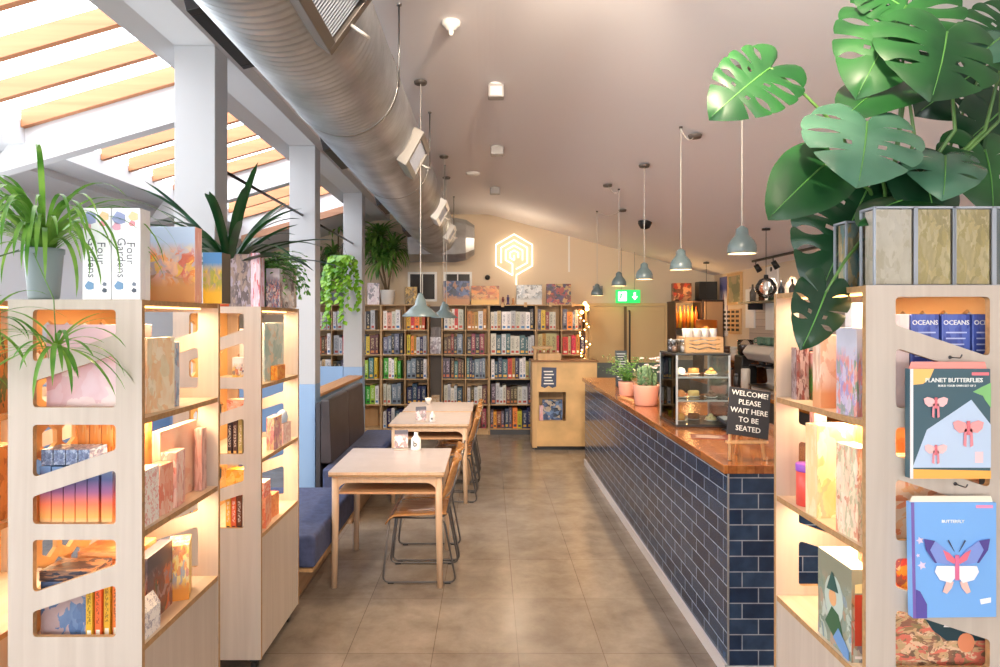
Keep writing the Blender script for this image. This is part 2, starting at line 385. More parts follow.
# ============================================================ THE ROOM
YB, YF = 10.36, -2.4          # back wall, open shop front
XR, XL = 3.5, -3.9
CZ = 3.36                     # flat part of the ceiling
def cz(x): return CZ - .272*max(0, x)
b = MB(); b.box(XL-.1, XR+.1, YF, YB+.1, -.12, 0); struct(b.build('floor', FLOORM))
b = MB()
b.plate([(XL,0),(XR+.1,0),(XR+.1,cz(XR)),(0,CZ+.02),(-1.54,CZ+.02),(-1.54,3.45),(XL,2.9)], [], (0,YB,0), (1,0,0), (0,0,1), (0,.1,0))
struct(b.build('wall_back', CREAM))
b = MB(); b.box(XR, XR+.1, YF, YB, 0, cz(XR)+.03); struct(b.build('wall_right', CREAM))
b = MB(); b.box(XL-.1, XL, YF, YB, 0, 1.2); b.box(XL-.1, XL, YF, YB, 2.65, 3.1); b.box(XL-.1, XL, 4.9, YB, 1.2, 2.65); b.box(XL-.1, XL, YF, -1.9, 1.2, 2.65); struct(b.build('wall_left', WALLW))
b = MB()
for y in (-1.9,-.2,1.5,3.2,4.84): b.box(XL-.09, XL-.01, y, y+.06, 1.2, 2.65)
b.box(XL-.09, XL-.01, -1.84, 4.84, 1.2, 1.25); b.box(XL-.09, XL-.01, -1.84, 4.84, 2.6, 2.65)
struct(b.build('window_8', WALLW))  # unseen side windows, added to let in fill daylight
b = MB(); FO = [(-3.0,-.2),(.0,2.9)]
b.box(XL-.1, XR+.1, YF-.1, YF, 0, .75); b.box(XL-.1, XR+.1, YF-.1, YF, 2.15, 3.6); b.box(XL-.1, -3.0, YF-.1, YF, .75, 2.15); b.box(-.2, 0, YF-.1, YF, .75, 2.15); b.box(2.9, XR+.1, YF-.1, YF, .75, 2.15)
struct(b.build('wall_front', CREAM))  # unseen front wall, its window openings added and sized for fill daylight
b = MB(); b.box(XL, XL+.012, YF, YB-.01, 0, 1.15); struct(b.build('trim_1', BLUE))
# main ceiling: flat on the duct side, falling towards the counter side
b = MB()
pr = [(-1.54,CZ)] + [(-.10+.2*i/6, CZ - .272*.10*(i/6)**2) for i in range(7)] + [(XR+.1,cz(XR+.1)),(XR+.1,cz(XR+.1)+.1),(0,CZ+.1),(-1.54,CZ+.1)]
b.plate(pr, [], (0,YF,0), (1,0,0), (0,0,1), (0,YB+.1-YF,0))
struct(b.build('ceiling', CEIL, fix=True))
# long beam over the pillars
b = MB(); b.box(-1.77, -1.54, YF, YB, 3.265, 3.60); struct(b.build('trim_2', WALLW))
# lean-to roof: solid strip beside the beam, cross beams, soffit, rafters over the roof lights
SL = .29
def hz(x): return 3.215 + SL*(x + 1.875)
b = MB(); b.plate([(-1.875,3.215),(-1.77,3.265),(-1.77,3.56),(-1.875,3.53)], [], (0,YF,0), (1,0,0), (0,0,1), (0,YB-YF,0)); struct(b.build('trim_3', WALLW, fix=True))
b = MB(); b.plate([(-3.27,2.96),(-3.27,3.12),(XL,2.94),(XL,2.80),(-3.62,2.90),(-3.62,2.96)], [], (0,YF,0), (1,0,0), (0,0,1), (0,YB-YF,0)); struct(b.build('trim_4', WALLW, fix=True))
k = 5
CB = [(.3,.42),(2.42,2.54),(4.70,4.80),(6.95,7.06),(8.86,YB)]
for (ya, yb) in CB:
    b = MB(); b.plate([(-1.875,hz(-1.875)),(-1.875,3.50),(-3.27,3.12),(-3.27-.3,hz(-3.57)),], [], (0,ya,0), (1,0,0), (0,0,1), (0,yb-ya,0))
    struct(b.build('trim_%d' % k, WALLW, fix=True)); k += 1
# rafters of the roof lights, one part of each roof-light window
def hr(x): return 3.47 + SL*(x + 1.875)
SKY = [(YF,.3),(.42,2.42),(2.54,4.70),(4.80,6.95),(7.06,8.86)]
for i, (ya, yb) in enumerate(SKY):
    b = MB(); y = yb - .001
    n = max(2, round((yb-ya)/.45)); st = (yb-ya)/n
    for j in range(n):
        y0 = yb - j*st - .05
        b.plate([(-1.87,hr(-1.87)),(-1.87,hr(-1.87)+.12),(-3.265,hr(-3.265)+.12),(-3.265,hr(-3.265))], [], (0,y0,0), (1,0,0), (0,0,1), (0,.045,0))
    w = b.build('window_%d' % (i+1), PINE, fix=True); struct(w)
    b = MB(); b.plate([(-1.87,hr(-1.87)+.145),(-1.87,hr(-1.87)+.149),(-3.265,hr(-3.265)+.149),(-3.265,hr(-3.265)+.145)], [], (0,ya,0), (1,0,0), (0,0,1), (0,yb-ya,0))
    b.build('glazing', ROOFG, w, fix=True)
# brown end frame of the last roof light
b = MB(); b.plate([(-1.875,3.15),(-1.875,3.24),(-3.27,2.835),(-3.27,2.745)], [], (0,8.80,0), (1,0,0), (0,0,1), (0,.055,0)); struct(b.build('trim_11', BROWNW, fix=True))
# low blue partition across the lean-to and the ledge behind the banquette
b = MB(); b.box(XL, -1.78, 8.12, 8.22, 0, 1.15); struct(b.build('wall_partition', BLUE))
b = MB(); b.box(-1.68, -1.56, 6.09, 8.08, 0, 1.02); p = struct(b.build('wall_ledge', BLUE))
b = MB(); b.box(-1.71, -1.53, 6.085, 8.09, 1.02, 1.05); b.build('ledge_cap', wood('ledge_timber', (176,122,78), (196,146,100), 'y'), p, bevel=.004)
# dado across the back wall and the double doors
b = MB(); b.box(1.50, XR-.02, YB-.02, YB, 0, 1.10); struct(b.build('trim_12', GREYB))
b = MB(); b.box(XR-.015, XR, 2.6, YB-.02, 0, .10); struct(b.build('baseboard_right', WHITE))
dr = MB()
x0, x1, xm, ht = 1.54, 2.72, 2.115, 1.93
for a, c, z0, z1 in ((x0-.05,x0,0,ht+.05),(x1,x1+.05,0,ht+.05),(x0,x1,ht,ht+.05)): dr.box(a, c, YB-.05, YB-.005, z0, z1)
dd = struct(dr.build('door_1', DOORP, bevel=.004))
for s, (a, c) in enumerate(((x0+.004, xm-.003), (xm+.003, x1-.004))):
    q = MB(); q.box(a, c, YB-.045, YB-.01, 1.06, ht-.004); q.box(a, c, YB-.045, YB-.01, .01, 1.06, 1)
    q.box(a+.05, c-.05, YB-.049, YB-.045, 1.12, ht-.07); q.box(a+.05, c-.05, YB-.049, YB-.045, .08, 1.0, 1)
    lf = q.build('door_leaf', [DOORP, GREYB], dd, bevel=.004)
q = MB(); q.tube(round_path([(xm+.05,YB-.045,1.05),(xm+.05,YB-.1,1.05),(xm+.05,YB-.1,1.86),(xm+.05,YB-.045,1.86)], .03), .013); q.build('door_handle', DARK, dd)
q = MB(); q.box(xm-.03, xm+.012, YB-.062, YB-.048, .02, ht); q.build('meeting_stile', M('stile_brown', (120,92,58), .5), dd)
# pillars (white over blue)
YP = [3.75, 5.91, 8.10]
for i, y in enumerate(YP):
    t = thing('pillar', ['white square pillar nearest the camera, behind the front display shelf', 'middle white and blue pillar at the near end of the leather backrest', 'farthest white and blue pillar with a trailing plant hanging on it'][i], 'pillar', (-1.655, y+.09, 0), 0, None)
    q = MB(); q.box(-.115, .115, -.09, .09, 1.15, 3.265); q.build('upper_post', PILLARW, t, bevel=.004)
    q = MB(); q.box(-.115, .115, -.09, .09, 0, 1.15); q.build('lower_post', BLUE, t, bevel=.004)
for i, (ya, yb, z) in enumerate(((3.93,5.91,2.65),(6.09,8.10,2.65))):
    q = MB(); q.tube([(-1.655,ya,z),(-1.655,yb,z)], .011)
    tag(q.build('tie_rod', DARK), ['thin dark rod running between the near and middle pillars', 'thin dark rod running between the middle and far pillars', 'thin dark rod reaching back towards the shop front'][i], 'rod')
# ============================================================ DUCT
dc = Vector((-.758, 0, 2.96)); DR = .28
t = thing('ventilation_duct', 'large corrugated galvanised steel duct hung under the ceiling', 'duct', (dc.x, 0, dc.z))
q = MB(); prof = []; y = -1.5
while y < 9.66:
    for a, rr in ((0,0),(.008,.005),(.018,.005),(.026,0)): prof.append((DR+rr, y+a))
    y += .046
q.lathe(prof, (0,0,0), 56, ax='y'); q.build('duct_body', GALV, t)
q = MB(); q.lathe([(.0,-.42),(.33,-.42),(.33,.26),(.30,.42),(.22,.54),(.0,.55)], (0,9.93,-.05), 8, ax='x', sm=False); q.build('elbow', GALV, t, fix=True)
for y in (3.46, 5.26, 7.06, 8.86):
    q = MB(); q.lathe([(.286,-.014),(.2885,-.014),(.2885,.014),(.286,.014)], (0,y,0), 48, ax='y'); q.build('strap', STEEL, t)
    for s in (-1, 1):
        q = MB(); q.tube([(s*.291, y, -.03), (s*.291, y, CZ-dc.z-.002)], .005); q.lathe([(.006,-.01),(.014,-.01),(.014,0)], (s*.291,y,CZ-dc.z), 10); q.build('drop_rod', STEEL, t)
BACKING = M('grille_dark', (60,66,78), .5); GRFR = M('grille_frame', (150,145,140), .4, .5); SLAT = M('grille_slat', (196,202,214), .4, .3)
def register(y, ang, L, Wd, fr, label):
    a = math.radians(ang); nrm = Vector((math.cos(a),0,math.sin(a))); tn = Vector((-math.sin(a),0,math.cos(a)))
    Mx = Matrix((tn, Vector((0,1,0)), nrm)).transposed()
    c0 = nrm*.27 + Vector((0,y,0))
    q = MB()
    for (cx, cy, sx, sy) in ((0,-L/2+.02,Wd,.04),(0,L/2-.02,Wd,.04),(-Wd/2+.02,0,.04,L-.08),(Wd/2-.02,0,.04,L-.08)):
        q.obox(c0 + Mx@Vector((cx,cy,.03)), sx, sy, .07, Mx)
    r = q.build('air_register', fr, t, bevel=.003); r['label'] = label
    q = MB(); q.obox(c0 + Mx@Vector((0,0,.012)), Wd-.08, L-.08, .01, Mx); q.build('backing', BACKING, r)
    q = MB(); n = int(Wd/.018)
    sl = int((L-.08)/.02)
    for i in range(1, sl): q.obox(c0 + Mx@Vector((0, -L/2+.04+i*(L-.08)/sl, .045)), Wd-.082, .005, .02, Mx@Matrix.Rotation(.6,3,'X'))
    q.build('louvre', SLAT, r)
    if ang > -90:
        q = MB(); q.tube([c0+Mx@Vector((0,L/2-.02,.065)), c0+Mx@Vector((0,L/2-.02,.10)), c0+Mx@Vector((.02,L/2+.06,.11))], .006); q.build('damper_lever', WHITE, r)
for y, L, Wd, fr in ((2.08,.6,.25,M('grille_frame_dark',(112,104,98),.4,.6)),(4.42,.46,.24,GRFR),(6.8,.46,.22,WHITE),(8.45,.4,.2,WHITE)): register(y, -36 if y < 3 else -29, L, Wd, fr, 'framed louvre grille facing the aisle')
for y in (2.62, 4.55, 6.6, 8.5): register(y, -166, .55, .15, DARK, 'dark grille facing the pillars')
# ============================================================ COUNTER
t = thing('service_counter', 'long cafe counter clad in navy glazed brick tiles under an oiled wooden worktop', 'counter', (0,0,0))
CX0, CX1, CY0, CY1, CT = 1.144, 1.86, 3.19, 7.95, 1.031
q = MB(); q.add([(CX0,CY0,.065),(CX0,CY1,.065),(CX0,CY1,.99),(CX0,CY0,.99)], [(0,3,2,1)], 0)
q.add([(CX0,CY0,.065),(CX1,CY0,.065),(CX1,CY0,.99),(CX0,CY0,.99)], [(0,1,2,3)], 1)
q.add([(CX1,CY0,.065),(CX1,CY1,.065),(CX1,CY1,.99),(CX1,CY0,.99),(CX0,CY1,.065),(CX0,CY1,.99),(CX0,CY0,.99),(CX0,CY0,.065)], [(0,1,2,3),(1,4,5,2),(2,5,6,3),(0,7,4,1)], 2)
q.build('tiled_front', [TILEY, TILEX, BLACKB], t)
q = MB(); q.box(CX0-.012, CX0+.01, CY0-.002, CY1, 0, .066); q.box(CX0-.012, CX1, CY0-.013, CY0+.01, 0, .066); q.build('kick_board', M('kick_white', (206,200,202), .5), t)
q = MB(); q.box(CX0-.032, CX1+.02, CY0-.03, CY1+.02, .99, CT); q.build('worktop', BUTCHER, t, bevel=.004)
q = MB(); q.box(CX0-.003, CX0+.004, CY0-.003, CY0+.004, .066, .99); q.build('corner_trim', M('corner_metal', (190,192,196), .3, .8), t)

# ============================================================ TABLES
def make_table():
    t = thing('cafe_table', '', 'table', (0,0,0))
    w, d, h = .745, .80, .75
    q = MB(); q.plate(rrect(-w/2, w/2, 0, d, .02), [], (0,0,h-.018), (1,0,0), (0,1,0), (0,0,.018), 0, 1); q.build('tabletop', [TABLETOP, TABLEWOOD], t)
    q = MB(); q.box(-w/2+.004, w/2-.004, .004, d-.004, h-.03, h-.018); q.build('top_rim', PLYEDGE, t)
    for sy, y in ((1,.035),(-1,d-.035-.02)):
        a = w/2-.035
        pts = [(-a,0),(a,0),(a,-.13)]
        n = 8
        for j in range(n+1):
            an = PI/2*j/n; pts.append((a-.012-.075*(1-math.cos(an))-.0, -.13+.085*math.sin(an)))
        for j in range(n, -1, -1):
            an = PI/2*j/n; pts.append((-a+.012+.075*(1-math.cos(an)), -.13+.085*math.sin(an)))
        pts.append((-a,-.13))
        q = MB(); q.plate(pts, [], (0,y,h-.03), (1,0,0), (0,0,1), (0,.02,0)); q.build('arched_apron', TABLEWOOD, t)
    for sx in (-1,1):
        q = MB(); q.box(sx*(w/2-.045)-.009, sx*(w/2-.045)+.009, .055, d-.055, h-.09, h-.03); q.build('side_rail', TABLEWOOD, t)
    q = MB(); q.box(-w/2+.055, w/2-.055, .045, d-.12, .60, .615); q.build('lower_shelf', wood('table_shelf', (196,146,104), (210,164,122), 'x'), t)
    for sx in (-1,1):
        for y in (.045, d-.045):
            q = MB(); q.tube([(sx*(w/2-.04), y, h-.03), (sx*(w/2-.04), y, .5), (sx*(w/2-.032), y, 0)], [.023,.023,.019], 10); q.build('leg', TABLEWOOD, t)
    return t
t0 = make_table()
TB = [(-.655,4.245,'birch cafe table nearest the camera beside the navy bench'), (-.56,6.215,'middle birch cafe table in front of the charcoal backrest'), (-.55,7.09,'farthest birch cafe table, close behind the middle one')]
for i, (x, y, lb) in enumerate(TB):
    o = t0 if i == 0 else copy_tree(t0); o.location = (x,y,0); o['label'] = lb; o['group'] = 'birch cafe tables along the bench'

# menu holders and number blocks on the tables
def menu(x, y, z, lb, s=1.0):
    t = thing('menu_holder', lb, 'menu', (x,y,z), .15, 'menu cards on the tables')
    q = MB(); q.box(-.055*s,.055*s,-.025,.025,0,.012); q.build('holder_base', BIRCH, t, bevel=.002)
    q = MB(); q.obox((0,0,.075*s+.008), .10*s,.006,.13*s, Matrix.Rotation(-.12,3,'X')); q.build('menu_card', art('menu_art%d' % int(y*10), [(60,50,58),(200,150,150),(236,222,216),(120,90,90)], 3, y, top=(70,60,70)), t)
def numblock(x, y, z, txt, lb, s=1.0):
    t = thing('table_number_block', lb, 'table number', (x,y,z), -.1, 'white number blocks on the tables')
    q = MB(); q.lathe([(0,0),(.035*s,0),(.038*s,.01),(.036*s,.085*s),(.02*s,.1*s),(.014*s,.115*s),(.016*s,.13*s),(0,.132*s)], (0,0,0), 20); q.build('block', WHITE, t)
    text_part(txt, .06*s, (0,-.039*s,.05*s), (PI/2,0,0), BLACK, t)
menu(-.655, 4.98, .75, 'folded menu card standing at the back of the nearest table')
numblock(-.545, 4.985, .75, 'b', 'white bottle-shaped holder with a black letter b on the nearest table')
menu(-.645, 6.33, .75, 'small menu card standing on the middle table')
numblock(-.54, 6.36, .75, 'e', 'small white holder with a dark round letter on the middle table', .75)
def cup(x, y, z, lb):
    q = MB(); q.lathe([(0,0),(.028,0),(.036,.04),(.04,.07),(.037,.07),(.033,.04),(.0,.01)], (0,0,0), 16); o = q.build('small_bowl', WHITEPOT); o.location = (x,y,z); tag(o, lb, 'bowl')
cup(-.70, 7.7, .75, 'small pale bowl standing on the farthest table')

# ============================================================ CHAIRS
def make_chair():
    t = thing('stacking_chair', '', 'chair')
    r = .0065
    for s in (-1,1):
        y = s*.175
        P = [(-.19,y,.425),(-.235,y,.010),(.245,y,.010),(.165,y,.425),(-.17,y,.432)]
        q = MB(); q.tube(round_path(P, .045), r, 8); q.build('sled_frame', CHAIRMETAL, t)
        q = MB(); q.tube(round_path([(.10,y*.97,.43),(.185,y*.97,.44),(.20,y*.97,.53),(.275,y*.97,.80)], .05), r, 8); q.build('back_post', CHAIRMETAL, t)
        for x in (-.18,.19):
            q = MB(); q.box(x-.02, x+.02, y-.009, y+.009, 0, .008); q.build('glide', BLACK, t)
    q = MB(); q.tube([(-.13,-.17,.428),(-.13,.17,.428)], r); q.build('cross_bar', CHAIRMETAL, t)
    q = MB(); q.tube([(.12,-.17,.428),(.12,.17,.428)], r); q.build('cross_bar', CHAIRMETAL, t)
    # seat shell: dished ply with a rolled front
    def shell(fn, nu, nv, th, name):
        q = MB(); vs = []; 
        for side in (0,1):
            for i in range(nu+1):
                for j in range(nv+1):
                    p, nn = fn(i/nu, j/nv*2-1); vs.append(p + nn*(th if side else 0))
        K = (nu+1)*(nv+1); fs = []
        idx = lambda s,i,j: s*K + i*(nv+1) + j
        for i in range(nu):
            for j in range(nv):
                fs.append((idx(0,i,j),idx(0,i,j+1),idx(0,i+1,j+1),idx(0,i+1,j))); fs.append((idx(1,i,j),idx(1,i+1,j),idx(1,i+1,j+1),idx(1,i,j+1)))
        for i in range(nu):
            fs.append((idx(0,i,0),idx(0,i+1,0),idx(1,i+1,0),idx(1,i,0))); fs.append((idx(0,i,nv),idx(1,i,nv),idx(1,i+1,nv),idx(0,i+1,nv)))
        for j in range(nv):
            fs.append((idx(0,0,j),idx(1,0,j),idx(1,0,j+1),idx(0,0,j+1))); fs.append((idx(0,nu,j),idx(0,nu,j+1),idx(1,nu,j+1),idx(1,nu,j)))
        q.add(vs, fs, 0, True)
        o = q.build(name, CHAIRPLY, t, fix=True); return o
    def seat(u, v):
        x = -.215 + u*.40; w = .205*(1-.10*u)*(1-.06*max(0,.15-u)/.15)
        z = .442 - .055*max(0,(.18-u)/.18)**2 - .014*math.exp(-((u-.55)/.25)**2)*(1-v*v) + .01*u
        return Vector((x, v*w, z)), Vector((0,0,.011))/.011
    def back(u, v):
        z = .56 + u*.235; w = .20*(1-.05*u) * (1 - .12*max(0,(u-.8)/.2)**2)
        x = .205 + u*.075 - .045*(v*v) + .016*math.sin(u*PI)*(1-v*v)
        return Vector((x-.012, v*w, z)), Vector((1,0,-.25)).normalized()
    shell(seat, 14, 10, .011, 'seat'); shell(back, 10, 12, .010, 'backrest')
    return t
c0 = make_chair()
CH = [(-.46,4.53,0,'amber plywood stacking chair nearest the camera at the front table'),(-.455,4.93,.02,'second amber plywood chair at the front table, behind the nearest'),
      (-.355,6.46,0,'amber plywood chair at the near side of the middle table'),(-.345,6.87,-.03,'amber plywood chair at the far side of the middle table'),
      (-.34,7.30,.02,'amber plywood chair at the near side of the farthest table'),(-.335,7.70,0,'amber plywood chair at the far end of the row, before the bookcases')]
for i, (x, y, a, lb) in enumerate(CH):
    o = c0 if i == 0 else copy_tree(c0); o.location = (x,y,0); o.rotation_euler = (0,0,a); o['label'] = lb; o['group'] = 'amber plywood chairs along the tables'

# ============================================================ BANQUETTE
def bench(name, lb, x0, x1, y0, y1, zt, cush, cuts):
    t = thing(name, lb, 'bench', (0,0,0))
    q = MB(); q.box(x0, x1-.16, y0+.03, y1-.02, 0, zt-.21); q.build('plinth', wood('plinth_ply'+name+str(int(y0)), (160,124,92), (178,142,108), 'y'), t)
    q = MB(); q.box(x0, x1-.01, y0, y1, zt-.21, zt-.19); q.build('seat_board', PLYEDGE, t)
    ys = [y0] + cuts + [y1]
    for a, c in zip(ys[:-1], ys[1:]):
        q = MB(); q.box(x0, x1, a+.002, c-.002, zt-.19, zt); q.build('seat_cushion', NAVY, t, bevel=.022, seg=4)
    return t
bench('bench_seat', 'low navy upholstered bench beside the nearest table, without a backrest', -1.75, -1.02, 3.90, 5.06, .455, 1, [])
t = bench('banquette', 'long navy upholstered bench with a charcoal leather backrest along the pillars', -1.40, -1.0, 5.60, 7.62, .47, 2, [6.59])
for a, c in ((5.76,6.52),(6.525,7.30)):
    q = MB(); q.plate([(0,.0),(.095,.0),(.075,.56),(.0,.56)], [], (-1.455,a,.475), (1,0,0), (0,0,1), (0,c-a-.004,0)); q.build('back_cushion', LEATHER, t, bevel=.02, fix=True, seg=4)
q = MB(); q.box(-1.495, -1.457, 5.76, 7.30, 0, 1.0); q.build('back_panel', M('back_panel_dark', (58,56,62), .6), t, bevel=.003)

# ============================================================ DISPLAY SHELVING UNITS
UH, UW = 1.785, .425
LV = [(1.443,1.753,.077),(1.073,1.388,.083),(.715,1.023,.08)]
def cutouts(w, flip):
    out = []
    x0, x1 = .079, .342
    for zb, zt, a in LV:
        r = .014
        top = [(x0, zt-.168),(x1, zt-.079),(x1, zt),(x0, zt)]
        low = [(x0, zb),(x1, zb),(x1, zt-.142),(x0, zt-.228)]
        for P in (top, low):
            if flip: P = [(w-p[0], p[1]) for p in reversed(P)]
            out.append(rpoly(P, r))
    return out
SHZ = [.68, 1.045, 1.405]
def shelf_unit(x0, y0, dz, mirror, L, label, led=3.0, group='plywood display shelves on castors', lights=True):
    """aisle side is at local x = UW, or x = 0 when mirrored"""
    t = thing('display_shelf', label, 'display shelf', (x0, y0, 0), 0, group)
    X = (lambda x: UW - x) if mirror else (lambda x: x)
    def bx(q, a, c, *r):
        a, c = X(a), X(c); q.box(min(a,c), max(a,c), *r)
    z0 = .08 + dz
    for nm, y in (('end_panel', 0), ('end_panel', L-.018)):
        q = MB(); q.plate([(0,z0),(UW,z0),(UW,UH+dz),(0,UH+dz)], [[(p[0],p[1]+dz) for p in c] for c in cutouts(UW, mirror)], (0,y,0), (1,0,0), (0,0,1), (0,.018,0), 0, 1)
        q.build(nm, [BIRCH, PLYEDGE], t)
    for i, z in enumerate(SHZ):
        q = MB(); bx(q, .02, UW-.004, .019, L-.019, z-.018+dz, z+dz, 0); bx(q, UW-.004, UW-.002, .019, L-.019, z-.018+dz, z+dz, 1)
        q.build('shelf_board', [BIRCHX, PLYEDGE], t)
    q = MB(); bx(q, .002, UW-.004, .019, L-.019, UH-.018+dz, UH+dz-.001); bx(q, UW-.004, UW-.002, .019, L-.019, UH-.018+dz, UH+dz-.001, 1); q.build('top_board', [BIRCHX, PLYEDGE], t)
    q = MB(); bx(q, UW-.022, UW-.004, .019, L-.019, z0, SHZ[0]-.018+dz); q.build('lower_front', BIRCH, t)
    q = MB(); bx(q, .02, UW-.022, .019, L-.019, z0, z0+.018); q.build('bottom_board', BIRCHX, t)
    # hexagon lattice down the wall side
    lat = MB(); holes = []
    for k in range(3):
        zb = SHZ[k]+dz; zt = (SHZ[k+1] if k < 2 else UH-.02)-.018+dz
        rows = [zb+.07, zb+.17, zb+.27]
        for ri, zc in enumerate(rows):
            for j in range(6):
                yc = .07 + j*.105 + (.05 if ri % 2 else 0)
                if yc + .05 > L-.025: continue
                holes.append([(yc+.045*math.cos(a*PI/3+PI/6), min(zt-.012, zc+.045*math.sin(a*PI/3+PI/6))) for a in range(6)])
    lat.plate([(.019,z0),(L-.019,z0),(L-.019,UH-.02+dz),(.019,UH-.02+dz)], holes, (X(.002),0,0), (0,1,0), (0,0,1), (X(.018)-X(.002),0,0))
    lat.build('lattice_side', M('lattice_ply%d' % int(y0*10), (222,172,110), .5), t, fix=True)
    for k in range(3):
        z = (SHZ[k+1] if k < 2 else UH)-.018+dz
        q = MB(); bx(q, UW-.07, UW-.058, .05, L-.05, z-.006, z-.0005); q.build('led_strip', LED, t)
        if lights:
            ld = bpy.data.lights.new('shelf_light', 'AREA'); ld.shape = 'RECTANGLE'; ld.size = .05; ld.size_y = L-.12; ld.energy = led; ld.color = (1,.73,.43)
            lo = bpy.data.objects.new('shelf_light', ld); COL.objects.link(lo); lo.parent = t; lo.location = (X(UW-.10), L/2, z-.012)
    for sx in (.05, UW-.05):
        for y in (.06, L-.06):
            q = MB(); q.lathe([(0,-.012),(.026,-.012),(.028,-.008),(.028,.008),(.026,.012),(0,.012)], (X(sx),y,.028), 16, ax='x'); q.box(X(sx)-.02, X(sx)+.02, y-.02, y+.02, .05, z0); q.build('castor', BLACK, t)
    return t
AX, AY = -1.525, 2.114
shelf_unit(AX, AY, 0, False, .615, 'plywood display shelf on the left nearest the camera with white garden boxes on top', 2.3)
shelf_unit(AX, 3.217, 0, False, .645, 'plywood display shelf standing behind the near left one, next to the white pillar', 2.3)
shelf_unit(-2.035, 2.16, 0, False, .615, 'plywood display shelf at the left picture edge, only a sliver showing', 1.5)
DX, DY, DZ = 1.051, 1.86, .032
shelf_unit(DX, DY, DZ, True, .60, 'plywood display shelf at the end of the counter with butterfly kits on its end panel', 2.0)
# ============================================================ GOODS ON THE DISPLAY SHELVES
def box_thing(name, lb, cat, x, y, z, w, d, h, rz, mat, side=None, group=None, lid=None, bev=.0015, part_label=None):
    """a retail box: printed faces, a lid/edge line of its own when given"""
    q = MB(); 
    q.box(-w/2, w/2, -d/2, d/2, 0, h, 0)
    if side is not None:
        for fi in (3, 5): q.m[fi] = 1
    if lid is not None: q.m[1] = 2
    mats = [mat, side or mat, lid or mat]
    if lid is None and side is None: q.m = [0]*6; mats = [mat]
    elif lid is None: mats = [mat, side]
    o = q.build(name, mats, None, bevel=bev); o.location = (x,y,z); o.rotation_euler = (0,0,rz)
    tag(o, lb, cat, group); return o
_mc = {}
def flat(c, r=.4):
    if c not in _mc: _mc[c] = M('card_%d_%d_%d' % c, c, r)
    return _mc[c]
Az = SHZ; top1 = UH - .001
MAP = art('pink_map', [(222,190,196),(236,216,214),(214,160,166),(228,206,214),(240,226,222)], 2.2, 3, top=(224,196,206))
ORSP = art('orange_spines', [(216,104,40),(236,150,70),(180,70,30),(240,178,110)], 3, 5)
def gradient_spine(name, cols):
    m, nt, b = newmat(name); tc = N(nt, 'ShaderNodeTexCoord'); s = N(nt, 'ShaderNodeSeparateXYZ'); nt.links.new(tc.outputs['Generated'], s.inputs[0])
    r = ramp(nt, cols); nt.links.new(s.outputs[2], r.inputs['Fac']); nt.links.new(r.outputs['Color'], b.inputs['Base Color']); b.inputs['Roughness'].default_value = .35; return m
SUNSET = gradient_spine('sunset_spine', [(250,226,190),(244,170,90),(238,120,80),(150,90,130),(84,92,140),(110,140,180)])
BLUESP = art('blue_grey_spine', [(60,74,120),(110,126,160),(170,180,200),(44,54,96)], 4, 8)
# -- near left unit, upper level
box_thing('puzzle_box', 'large pale pink map box standing in the top bay of the near left shelf', 'puzzle box', AX+.212, AY+.10, Az[2], .28, .05, .30, 0, MAP, flat((196,120,116)))
box_thing('game_box', 'tall cream and orange patterned box in the top bay of the near left shelf', 'game box', AX+.375, AY+.20, Az[2], .03, .15, .255, -.15, art('cream_fern', [(250,232,200),(244,206,150),(252,240,216),(240,190,130),(230,216,180)], 3.5, 11))
box_thing('blister_pack', 'clear blue tinted pack beside the cream box, near left shelf top bay', 'blister pack', AX+.36, AY+.315, Az[2], .04, .06, .235, -.3, art('blue_pack', [(160,180,200),(206,214,220),(120,140,170),(224,178,150)], 4, 13))
box_thing('game_box', 'small white and black topped carton high in the near left shelf', 'game box', AX+.31, AY+.20, Az[2], .06, .07, .30, .1, gradient_spine('white_black_top', [(244,238,228),(240,232,220),(250,246,240),(40,36,40),(236,220,228)]))
# -- near left unit, middle level
for i in range(6):
    box_thing('game_box', '%s slim box with a sunset gradient spine, middle bay of the near left shelf' % ('leftmost','second','third','fourth','fifth','sixth')[i], 'game box', AX+.098+i*.0385+(.006 if i == 5 else 0), AY+.09, Az[1], .036, .12, .205-.002*(i%3), 0, SUNSET, None, 'slim boxes with sunset gradient spines')
for i in range(4):
    box_thing('game_box', '%s small blue grey box lying along the top of the sunset spines' % ('first','second','third','fourth')[i], 'game box', AX+.10+i*.04, AY+.085, Az[1]+.207, .037, .1, .05, 0, BLUESP, None, 'small blue grey boxes lying on the sunset spines')
for i in range(5):
    box_thing('game_box', '%s orange box standing at the back of the middle bay, near left shelf' % ('leftmost','second','third','fourth','fifth')[i], 'game box', AX+.12+i*.042, AY+.245, Az[1], .04, .1, .325, 0, ORSP, None, 'orange boxes at the back of the middle bay')
box_thing('card_box', 'white card box with red dots at the aisle edge of the near left shelf', 'card box', AX+.383, AY+.10, Az[1], .045, .10, .185, 0, art('white_red_dots', [(250,246,240),(250,244,236),(248,240,232),(226,90,80)], 9, 4))
box_thing('card_box', 'cream card box printed with a coral loop, middle bay of the near left shelf', 'card box', AX+.376, AY+.215, Az[1], .05, .08, .175, -.1, art('coral_loop', [(250,232,214),(240,170,140),(232,120,96)], 3, 6))
box_thing('card_box', 'pink printed card box with a small animal, middle bay of the near left shelf', 'card box', AX+.372, AY+.32, Az[1], .055, .09, .20, .1, art('pink_animal', [(248,206,190),(240,166,146),(250,226,214),(206,120,110)], 3.2, 16))
box_thing('game_box', 'large peach panel box leaning upright behind the card boxes', 'game box', AX+.335, AY+.42, Az[1], .03, .30, .275, 0, art('peach_panel', [(244,196,164),(250,216,190),(236,176,144),(246,206,176)], 2.5, 17))
